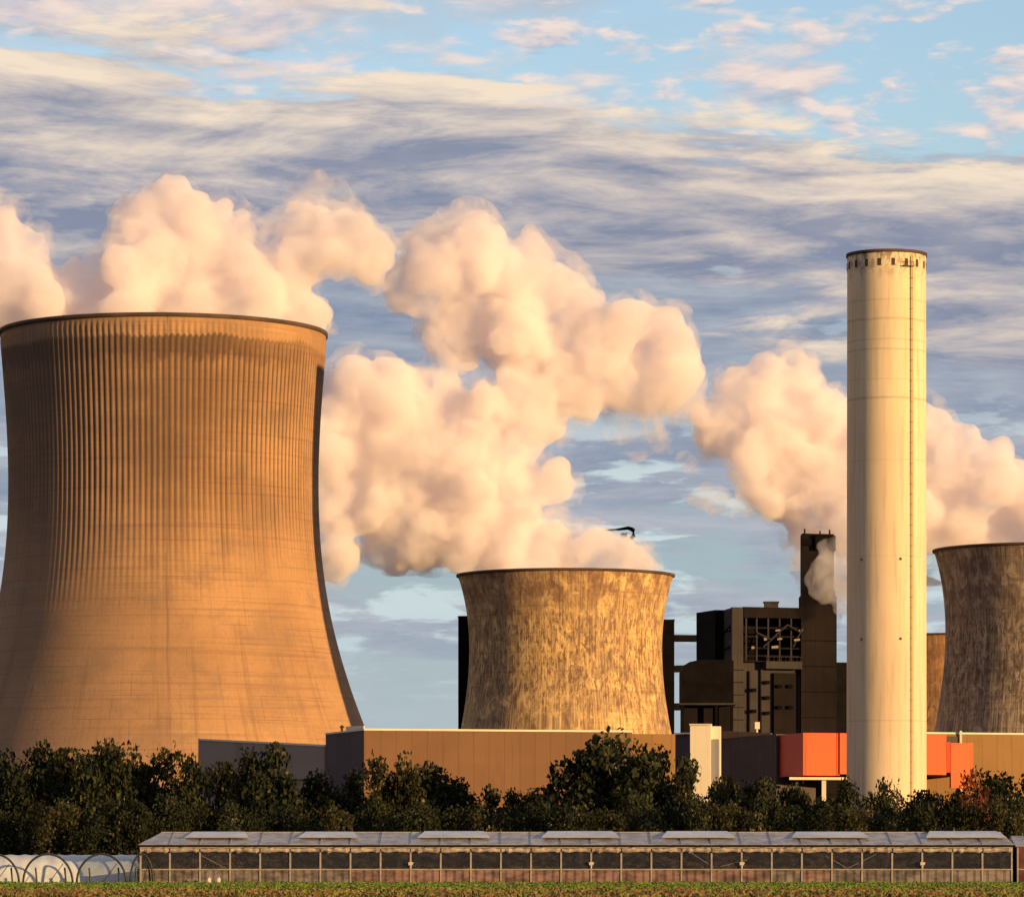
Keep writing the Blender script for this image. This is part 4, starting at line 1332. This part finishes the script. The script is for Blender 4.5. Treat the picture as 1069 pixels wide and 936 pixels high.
GTREE = 'trees between the greenhouse and the power station'
TREES = [
    (-12, 786, 95, 430, 'bushy', 'dark tree cut off by the left edge behind the white polytunnel'),
    (28, 778, 84, 425, 'bushy', 'dark dense tree behind the second hoop frame from the left'),
    (72, 787, 80, 432, 'bushy', 'dark tree behind the gap between the two left hoop frames'),
    (112, 775, 78, 422, 'bushy', 'tall dark tree above the right end of the white polytunnel'),
    (158, 776, 76, 428, 'open', 'loose topped tree above the left end of the greenhouse roof'),
    (198, 792, 62, 420, 'bushy', 'dark tree in front of the left end of the grey hall wall'),
    (236, 800, 58, 432, 'bushy', 'lower tree in front of the grey hall wall left of the round tree'),
    (273, 780, 84, 418, 'bushy', 'round dark tree standing up before the middle of the grey hall'),
    (316, 806, 62, 426, 'bushy', 'dark tree before the right end of the grey hall'),
    (358, 806, 64, 428, 'bushy', 'dark tree before the shaded side wall of the brown hall'),
    (404, 786, 64, 422, 'open', 'tree with a knobbly top before the left corner of the brown hall'),
    (446, 799, 84, 426, 'bushy', 'broad dark tree before the left half of the brown hall'),
    (490, 812, 66, 430, 'bushy', 'middle tree sloping down before the brown hall left of the big tree'),
    (528, 826, 60, 424, 'bushy', 'low dark tree before the middle of the brown hall'),
    (566, 826, 66, 428, 'bushy', 'low tree just left of the biggest tree'),
    (640, 762, 118, 415, 'big', 'biggest tree of the row, dark crown rising before the squat orange tower'),
    (692, 778, 78, 424, 'bushy', 'tree leaning against the right side of the biggest tree'),
    (722, 806, 50, 418, 'open', 'dark tree at the foot of the cream stair tower'),
    (756, 815, 52, 428, 'bushy', 'dark tree right of the cream stair tower foot'),
    (792, 813, 66, 424, 'bushy', 'dark tree before the grey filter hall'),
    (835, 820, 56, 430, 'bushy', 'low dark tree under the left part of the orange block'),
    (878, 815, 60, 424, 'bushy', 'dark tree at the left side of the chimney foot'),
    (962, 828, 60, 430, 'bushy', 'low dark tree at the right side of the chimney foot'),
    (998, 826, 54, 426, 'bushy', 'dark tree below the right end of the orange panels'),
    (1052, 806, 80, 424, 'bushy', 'dark rounded tree before the tan hall at right'),
    (1092, 800, 80, 430, 'bushy', 'dark tree cut off by the right edge before the tan hall'),
]
for i, (u, v, w, d, k, lab) in enumerate(TREES):
    tree(u, v, w, d, k, lab, group=GTREE, i=i)
tree(920, 806, 44, 412, 'sapling', 'small loose dark sapling in front of the chimney foot', i=0)
tree(1019, 795, 44, 396, 'red', 'small reddish tree in front of the tan hall right of the chimney', i=0)
SHRUBS = [
    (10, 838, 'shrub behind the leftmost hoop frame of the polytunnel'), (60, 832, 'shrub behind the middle of the white polytunnel'), (110, 836, 'shrub behind the right end of the white polytunnel'),
    (155, 830, 'shrub above the left hip of the greenhouse roof'), (200, 835, 'shrub below the left end of the grey hall'), (245, 838, 'shrub behind the leftmost roof vent of the greenhouse'),
    (300, 836, 'shrub below the right end of the grey hall'), (345, 838, 'shrub behind the second roof vent from the left'), (395, 834, 'shrub below the left corner of the brown hall'),
    (440, 838, 'shrub below the broad tree at the brown hall'), (485, 835, 'shrub behind the third roof vent from the left'), (530, 840, 'shrub below the middle of the brown hall'),
    (575, 836, 'shrub left below the biggest tree'), (620, 838, 'shrub under the middle of the biggest tree'), (665, 832, 'shrub right below the biggest tree'), (710, 836, 'shrub left below the cream stair tower'),
    (752, 838, 'shrub right below the cream stair tower'), (800, 834, 'shrub below the grey filter hall'), (845, 838, 'shrub below the column of the orange block'), (890, 836, 'shrub left below the chimney'),
    (935, 838, 'shrub right below the chimney'), (980, 836, 'shrub below the orange panels right of the chimney'), (1025, 834, 'shrub below the reddish tree'), (1066, 832, 'shrub at the right edge behind the greenhouse'),
]
for i, (u, v, lab) in enumerate(SHRUBS):
    tree(u, v + rt_.uniform(-5, 5), 74, 372 + rt_.uniform(-4, 12), 'shrub', 'low dark ' + lab, 'shrub', 'shrub', 'low shrubs behind the greenhouse', i)

# ================================================================ GREENHOUSE
def film_mat(name, c1, c2, transl, scale=0.5, seed=0.0, rough=0.38):
    m = bpy.data.materials.new(name); m.use_nodes = True
    nt = NT(m.node_tree)
    b = m.node_tree.nodes['Principled BSDF']
    x, y, z = nt.sep(nt.pos())
    n1 = nt.noise(nt.vec(nt.mul(x, scale), nt.mul(y, scale), nt.add(nt.mul(z, scale * 2.0), seed)), 1, 6, 0.7)
    c = nt.mix(nt.smooth(n1, 0.34, 0.66), c1, c2)
    nt.put(b.inputs['Base Color'], c)
    b.inputs['Roughness'].default_value = rough
    b.inputs['Specular IOR Level'].default_value = 0.4
    tr = nt.node('ShaderNodeBsdfTranslucent'); nt.put(tr.inputs[0], c)
    mx = nt.node('ShaderNodeMixShader'); mx.inputs[0].default_value = transl
    m.node_tree.links.new(b.outputs[0], mx.inputs[1]); m.node_tree.links.new(tr.outputs[0], mx.inputs[2])
    m.node_tree.links.new(mx.outputs[0], m.node_tree.nodes['Material Output'].inputs['Surface'])
    return m


def glass_mat(name, dirt, tint):
    m = bpy.data.materials.new(name); m.use_nodes = True
    nt = NT(m.node_tree); t = m.node_tree
    b = t.nodes['Principled BSDF']
    b.inputs['Base Color'].default_value = (*tint, 1); b.inputs['Roughness'].default_value = 0.6
    tp = nt.node('ShaderNodeBsdfTransparent'); tp.inputs[0].default_value = (0.86, 0.88, 0.86, 1)
    gl = nt.node('ShaderNodeBsdfGlossy'); gl.inputs['Roughness'].default_value = 0.08
    x, y, z = nt.sep(nt.pos())
    n1 = nt.noise(nt.vec(nt.mul(x, 1.4), nt.mul(y, 1.4), nt.mul(z, 2.5)), 1, 5, 0.7)
    m1 = nt.node('ShaderNodeMixShader'); m1.inputs[0].default_value = 0.05
    t.links.new(tp.outputs[0], m1.inputs[1]); t.links.new(gl.outputs[0], m1.inputs[2])
    m2 = nt.node('ShaderNodeMixShader'); nt.put(m2.inputs[0], nt.smooth(n1, 0.42, 0.75, dirt * 0.25, dirt))
    t.links.new(m1.outputs[0], m2.inputs[1]); t.links.new(b.outputs[0], m2.inputs[2])
    t.links.new(m2.outputs[0], t.nodes['Material Output'].inputs['Surface'])
    return m


M_ROOF = film_mat('grey_roof_film', (0.22, 0.205, 0.19), (0.46, 0.45, 0.43), 0.10, 0.9, 0.0)
M_VENT = film_mat('bright_vent_film', (0.48, 0.52, 0.56), (0.70, 0.73, 0.76), 0.12, 0.25, 3.0)
M_FRAME = material('galvanised_frame', weathered((0.26, 0.235, 0.20), (0.36, 0.33, 0.29), 1.5, 0.2, 0.4, 3), rough=0.55)
M_SCREEN = film_mat('rolled_film', (0.20, 0.15, 0.12), (0.52, 0.45, 0.37), 0.1, 1.1, 5.0)
M_PANEL = film_mat('dusty_red_film', (0.085, 0.055, 0.05), (0.27, 0.17, 0.145), 0.15, 0.8, 9.0)
M_PANEL2 = film_mat('dusty_grey_film', (0.08, 0.068, 0.06), (0.24, 0.205, 0.185), 0.15, 0.8, 19.0)
M_GLASS = glass_mat('dirty_glass', 0.13, (0.20, 0.17, 0.14))
M_REAR = film_mat('dark_rear_backing', (0.010, 0.008, 0.007), (0.025, 0.018, 0.015), 0.1, 0.6, 29.0)  # near-black so the panes look dark; interior gloom put into the colour

GY0, GY1 = 333.0, 342.0
GX0, GX1 = wx(146, GY0), wx(1057, GY0)
EV, RZ_ = wz(881.5, GY0), wz(869.0, 337.5)
gh_ = empty('greenhouse', ((GX0 + GX1) / 2, GY0, 0), 'long low dusty greenhouse with bright roof vents spanning the foreground below the trees', 'greenhouse')


def local_copy(src, parent, loc, name=None):
    o = src.copy(); COL.objects.link(o); o.parent = parent
    o.matrix_parent_inverse = Matrix.Translation(parent.location).inverted()
    o.location = loc
    return o


def proto(m, name, mat, parent, loc, bevel=0):
    o = m.build(name, mat, parent, bevel=bevel)
    o.location = loc
    return o


hip = 1.3
m = MB()
ov = 0.12
fl, frt, bl, brr = (GX0 - ov, GY0 - ov, EV), (GX1 + ov, GY0 - ov, EV), (GX0 - ov, GY1 + ov, EV), (GX1 + ov, GY1 + ov, EV)
rl, rr_ = (GX0 + hip, 337.5, RZ_), (GX1 - hip * 0.3, 337.5, RZ_)
k = 0
m.v += [fl, frt, brr, bl, rl, rr_]
m.f += [(0, 1, 5, 4), (2, 3, 4, 5), (3, 0, 4), (1, 2, 5)]
ro = m.build('roof', M_ROOF, gh_)
sd = ro.modifiers.new('thickness', 'SOLIDIFY'); sd.thickness = 0.03; sd.offset = 1
# gutter / eave and sills
m = MB(); m.box(((GX0 + GX1) / 2, GY0 - 0.2, EV - 0.07), (GX1 - GX0 + 0.4, 0.16, 0.13)); m.build('eave_gutter', M_BLACK, gh_)
zs1 = wz(907, GY0); zscr = wz(891, GY0)
m = MB(); m.box(((GX0 + GX1) / 2, GY0 - 0.03, zs1), (GX1 - GX0, 0.12, 0.09)); m.build('sill_rail', M_FRAME, gh_)
m = MB(); m.box(((GX0 + GX1) / 2, GY0 - 0.05, EV - 0.20), (GX1 - GX0, 0.10, 0.10)); m.build('head_rail', M_FRAME, gh_)
m = MB(); m.box(((GX0 + hip + GX1 - hip * .3) / 2, 337.5, RZ_ + 0.05), (GX1 - GX0 - hip * 1.3, 0.14, 0.08)); m.build('ridge_bar', M_FRAME, gh_)
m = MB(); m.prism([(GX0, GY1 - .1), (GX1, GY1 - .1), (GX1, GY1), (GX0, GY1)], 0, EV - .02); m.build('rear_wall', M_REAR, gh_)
NB = 29
bw = (GX1 - GX0) / NB
# bays
pm = MB(); pm.box((0, 0, EV / 2 - 0.02), (0.13, 0.12, EV - 0.06))
post0 = proto(pm, 'post', M_FRAME, gh_, (GX0 + .06, GY0, 0))
for i in range(1, NB + 1):
    local_copy(post0, gh_, (GX0 + i * bw - (.06 if i == NB else 0), GY0, 0))
gm_ = MB(); gm_.box((0, 0, 0), (bw - 0.15, 0.02, EV - zs1 - 0.32))
pane0 = proto(gm_, 'glass_pane', M_GLASS, gh_, (GX0 + bw / 2, GY0 + 0.02, (EV + zs1) / 2 - 0.10))
for i in range(1, NB):
    local_copy(pane0, gh_, (GX0 + (i + .5) * bw, GY0 + 0.02, (EV + zs1) / 2 - 0.10))
pr = [None, None]
rp = random.Random(3)
for i in range(NB):
    q = 1 if (i < 7 and rp.random() < .7) or i > 22 or rp.random() < 0.15 else 0
    if pr[q] is None:
        w = MB(); nx = 10
        for a in range(nx):      # slightly slack film
            x0, x1 = -bw / 2 + 0.08 + (bw - .16) * a / nx, -bw / 2 + 0.08 + (bw - .16) * (a + 1) / nx
            kk = len(w.v)
            y0, y1 = 0.03 * math.sin(a * 2.1), 0.03 * math.sin((a + 1) * 2.1)
            w.v += [(x0, y0, 0.02), (x1, y1, 0.02), (x1, y1, zs1 - 0.06), (x0, y0, zs1 - 0.06)]
            w.f.append((kk, kk + 1, kk + 2, kk + 3))
        pr[q] = proto(w, 'base_panel', (M_PANEL, M_PANEL2)[q], gh_, (GX0 + (i + .5) * bw, GY0 - 0.01, 0))
    else:
        local_copy(pr[q], gh_, (GX0 + (i + .5) * bw, GY0 - 0.01, 0))
# rolled-up side film under the eave, lumpy
scr = [None, None, None]
for i in range(NB):
    q = i % 3
    if scr[q] is None:
        rr3 = random.Random(40 + q)
        w = MB()
        pts = [(-bw / 2 + 0.05 + (bw - .1) * a / 8, 0, rr3.uniform(-0.04, 0.04)) for a in range(9)]
        w.tube(pts, [rr3.uniform(0.12, 0.24) for _ in range(9)], 8)
        scr[q] = proto(w, 'rolled_film', M_SCREEN, gh_, (GX0 + (i + .5) * bw, GY0 - 0.17, (EV + zscr) / 2 - .05))
    else:
        local_copy(scr[q], gh_, (GX0 + (i + .5) * bw, GY0 - 0.17, (EV + zscr) / 2 - .05))
# roof glazing bars, front slope
sl_len = math.hypot(337.5 - GY0, RZ_ - EV); sl_ang = math.atan2(RZ_ - EV, 337.5 - GY0)
w = MB(); w.box((0, sl_len / 2, 0.03), (0.06, sl_len, 0.06))
bar0 = None
for i in range(1, NB):
    x = GX0 + i * bw
    if x < GX0 + hip or x > GX1 - hip * .4: continue
    if bar0 is None:
        bar0 = proto(w, 'glazing_bar', M_FRAME, gh_, (x, GY0 - ov, EV + 0.02)); bar0.rotation_euler = (sl_ang * 0.985, 0, 0)
    else:
        local_copy(bar0, gh_, (x, GY0 - ov, EV + 0.02))
# opened roof vents
for (ua, ub) in ((200, 254), (318, 368), (443, 505), (572, 640), (697, 760), (832, 900), (972, 1042)):
    x0, x1 = wx(ua, 336), wx(ub, 336)
    L = sl_len * 0.62
    a = sl_ang * 0.80
    p0 = (337.5 - L * math.cos(a), RZ_ + 0.10 - L * math.sin(a))
    m = MB()
    m.v += [(x0 - .5, p0[0], p0[1]), (x1 + .5, p0[0], p0[1]), (x1, 337.45, RZ_ + 0.11), (x0, 337.45, RZ_ + 0.11)]
    m.f += [(0, 1, 2, 3)]
    v_ = m.build('roof_vent', M_VENT, gh_)
    sd = v_.modifiers.new('thickness', 'SOLIDIFY'); sd.thickness = 0.04
    m = MB(); m.tube([(x0 - .5, p0[0] - .02, p0[1]), (x1 + .5, p0[0] - .02, p0[1])], 0.035, 5); m.build('vent_frame', M_FRAME, v_)
# wind braces and valve boxes
def brace(ua, va, ub, vb):
    MB().tube([(wx(ua, GY0), GY0 + 0.12, wz(va, GY0)), (wx(ub, GY0), GY0 + 0.12, wz(vb, GY0))], 0.035, 6).build('wind_brace', M_FRAME, gh_)
for q in ((862, 893, 885, 906), (885, 906, 915, 891), (722, 890, 745, 905), (752, 904, 780, 897), (205, 890, 236, 906)):
    brace(*q)
bx0 = None
for uu in (423, 616, 782, 950):
    i = round((wx(uu, GY0) - GX0) / bw)
    if bx0 is None:
        w = MB(); w.box((0, 0, 0), (0.32, 0.2, 0.24)); w.tube([(-.22, 0, .05), (.22, 0, .05)], 0.06, 6); w.tube([(0, 0, -.35), (0, 0, 0)], 0.06, 6)
        bx0 = proto(w, 'valve_box', material('pale_plastic', None, (0.50, 0.45, 0.36), 0.5), gh_, (GX0 + i * bw, GY0 - 0.18, wz(901, GY0)))
    else:
        local_copy(bx0, gh_, (GX0 + i * bw, GY0 - 0.18, wz(901, GY0)))
# left gable wall, glazed above a film base
m = MB(); m.prism([(GX0, GY0 + .1), (GX0 + .04, GY0 + .1), (GX0 + .04, GY1 - .15), (GX0, GY1 - .15)], zs1, EV - .1); m.build('end_glass', M_GLASS, gh_)
m = MB(); m.prism([(GX0 - .01, GY0 + .1), (GX0 + .03, GY0 + .1), (GX0 + .03, GY1 - .15), (GX0 - .01, GY1 - .15)], 0, zs1 - .05); m.build('end_panel', M_PANEL2, gh_)
m = MB(); m.prism([(GX1 - .04, GY0 + .1), (GX1, GY0 + .1), (GX1, GY1 - .15), (GX1 - .04, GY1 - .15)], zs1, EV - .1); m.build('end_glass', M_GLASS, gh_)

# crop inside the greenhouse
n = 26000
rows = rng.integers(0, 5, n)
x = rng.uniform(GX0 + .5, GX1 - .5, n); y = 334.3 + rows * 1.5 + rng.normal(0, .22, n)
hh = 0.9 + 0.55 * np.abs(np.sin(x * 0.45 + rows)) * np.abs(np.sin(x * 0.13 + 2)) 
z = rng.uniform(0.1, 1.0, n) * hh
a = rng.normal(size=(n, 3)); a /= np.linalg.norm(a, axis=1)[:, None]
b = np.cross(a, rng.normal(size=(n, 3))); b /= np.linalg.norm(b, axis=1)[:, None]
s = rng.uniform(0.05, 0.12, (n, 1))
o = bpy.data.objects.new('crop_plants', quads_mesh('crop_plants', np.stack([x, y, z], 1), a * s, b * s, leaf_mat('crop_leaves', [(0, (0.03, 0.02, 0.012)), (0.5, (0.075, 0.035, 0.022)), (0.8, (0.05, 0.06, 0.02)), (1.0, (0.16, 0.09, 0.06))]), rng.random(n)))
COL.objects.link(o); tag(o, kind='stuff')

# flowering shrub growing inside the first bays
n = 2000
q = rng.normal(size=(n, 3)); q /= np.linalg.norm(q, axis=1)[:, None]
Cc = q * (rng.random(n)[:, None] ** 0.5) * np.array([2.5, 0.5, 1.0]) * (0.7 + 0.5 * np.abs(np.sin(q[:, :1] * 5.0 + 1.0))) + np.array([0, 0, 1.0])
s = rng.uniform(0.03, 0.08, (n, 1))
a = rng.normal(size=(n, 3)); a /= np.linalg.norm(a, axis=1)[:, None]
b = np.cross(a, rng.normal(size=(n, 3))); b /= np.linalg.norm(b, axis=1)[:, None]
fl_ = empty('shrub', (wx(222, 334.2), 334.6, 0), 'straggly pinkish shrub growing inside the left end of the greenhouse', 'shrub')
o = bpy.data.objects.new('foliage', quads_mesh('foliage', Cc, a * s, b * s, leaf_mat('pinkish_leaves', [(0, (0.035, 0.03, 0.015)), (0.5, (0.10, 0.065, 0.035)), (0.8, (0.20, 0.11, 0.09)), (1.0, (0.30, 0.19, 0.17))]), rng.random(n)))
COL.objects.link(o); o.parent = fl_
m = MB()
for k in range(7):
    m.tube([(0, 0, 0), (rng.uniform(-.6, .6), rng.uniform(-.15, .15), 0.7), (rng.uniform(-1.4, 1.4), rng.uniform(-.3, .3), 1.5)], [0.035, 0.025, 0.01], 5)
m.build('stem', M_BARK).parent = fl_
for uu, lab in ((218.5, 'white plastic canister in the grass by the greenhouse, left of the pair'), (228.5, 'white plastic canister in the grass by the greenhouse, right of the pair')):
    m = MB(); m.box((wx(uu, 331.5), 331.5, 0.22), (0.24, 0.2, 0.42)); m.tube([(wx(uu, 331.5), 331.5, 0.42), (wx(uu, 331.5), 331.5, 0.52)], 0.06, 8)
    tag(m.build('canister', material('white_plastic', None, (0.62, 0.62, 0.6), 0.5), None, bevel=0.03), lab, 'canister', 'white canisters by the greenhouse')

# neighbouring greenhouse cut off by the right edge
HX0, HX1 = wx(1061, 334), wx(1200, 334)
g2_ = empty('greenhouse', (HX0, 334, 0), 'second greenhouse with dull red walls, cut off by the right edge', 'greenhouse')
M_REDW = film_mat('dull_red_film', (0.075, 0.028, 0.03), (0.16, 0.06, 0.06), 0.12, 0.7, 41.0)
m = MB(); m.prism([(HX0, 334), (HX1, 334), (HX1, 341), (HX0, 341)], 0, EV - 0.15); m.build('wall', M_REDW, g2_)
m = MB()
m.v += [(HX0 - .1, 333.8, EV - .12), (HX1, 333.8, EV - .12), (HX1, 341.2, EV - .12), (HX0 - .1, 341.2, EV - .12), (HX0, 337.5, RZ_ - .25), (HX1, 337.5, RZ_ - .25)]
m.f += [(0, 1, 5, 4), (2, 3, 4, 5), (3, 0, 4), (1, 2, 5)]
o = m.build('roof', M_ROOF, g2_); sd = o.modifiers.new('thickness', 'SOLIDIFY'); sd.thickness = 0.03; sd.offset = 1
for k in range(3):
    m = MB(); m.box((HX0 + .1 + k * 2.3, 333.93, EV / 2 - .08), (.12, .12, EV - .2)); m.build('post', M_FRAME, g2_)
m = MB(); m.box(((HX0 + HX1) / 2, 333.94, zs1), (HX1 - HX0, .08, .08)); m.build('sill_rail', M_FRAME, g2_)

# ================================================================ POLYTUNNEL AND HOOP FRAMES
M_FILM = film_mat('white_tunnel_film', (0.66, 0.74, 0.78), (0.80, 0.86, 0.88), 0.30, 0.7, 51.0, 0.35)
M_HOOP = material('dark_green_pipe', weathered((0.018, 0.026, 0.026), (0.035, 0.045, 0.042), 1.0, 0.2, 0.3, 2), rough=0.6)
TX0, TX1 = wx(-60, 338), wx(144, 338)
th0 = wz(891.5, 338)
pt = empty('polytunnel', (TX0, 339, 0), 'low white plastic film polytunnel at the left edge beside the greenhouse', 'polytunnel')
nS, nL = 20, 60
V = []; Fq = []
for i in range(nL + 1):
    x = TX0 + (TX1 - TX0) * i / nL
    sag = 0.045 * abs(math.sin(math.pi * i / 5.0))
    for j in range(nS + 1):
        a = math.pi * j / nS
        r1 = 2.2 - sag
        V.append((x, 339 - r1 * math.cos(a) * (1.0), max(0, (th0 - sag + 0.02 * math.sin(i * 1.7 + j)) * math.sin(a) ** 0.75)))
for i in range(nL):
    for j in range(nS):
        q = i * (nS + 1) + j
        Fq.append((q, q + nS + 1, q + nS + 2, q + 1))
me = bpy.data.meshes.new('film'); me.from_pydata(V, [], Fq); me.update(); me.shade_smooth(); me.materials.append(M_FILM)
o = bpy.data.objects.new('film', me); COL.objects.link(o); o.parent = pt; o.matrix_parent_inverse = Matrix.Translation(pt.location).inverted()
# closed film gable at the right end
m = MB(); ce = [(TX1, 339 - 2.2 * math.cos(math.pi * j / nS), th0 * math.sin(math.pi * j / nS) ** 0.75) for j in range(nS + 1)]
m.v += ce; m.f.append(tuple(range(len(ce)))); m.build('end_film', M_FILM, pt)
def hoop(name, uc, d, half_px, vt, parent, r=0.085, n=22):
    pts = []
    ht = wz(vt, d); hw = half_px / F * d
    for j in range(n + 1):
        a = math.pi * j / n
        pts.append((wx(uc, d) - hw * math.cos(a) * (1 - 0.06 * math.sin(a)), d, ht * math.sin(a) ** 0.85))
    return MB().tube(pts, r, 8).build(name, M_HOOP, parent, smooth=True)
for uc, lab in ((-6, 'dark hoop frame cut off by the left edge before the white polytunnel'), (50, 'dark hoop frame before the middle of the white polytunnel'),
                (106, 'dark hoop frame before the right half of the white polytunnel'), (163, 'dark hoop frame half hidden where the polytunnel meets the greenhouse')):
    if uc == 163:
        uc = 148
    hf = empty('hoop_frame', (wx(uc, 331), 331, 0), lab, 'hoop frame', 'bare hoop frames before the polytunnel')
    hw_ = 26 if uc != 148 else 12
    hoop('hoop', uc, 331, hw_, 891, hf)
    for s in (-0.45, 0.72):
        xx = wx(uc + s * hw_, 331)
        MB().tube([(xx, 331.3, 0), (xx - 0.12, 331.3, 1.25)], 0.075, 6).build('post', M_HOOP, hf)
    MB().tube([(wx(uc + .05 * hw_, 331), 331.2, 0.15), (wx(uc + .6 * hw_, 331), 331.2, 1.55)], 0.03, 5).build('brace', M_HOOP, hf)
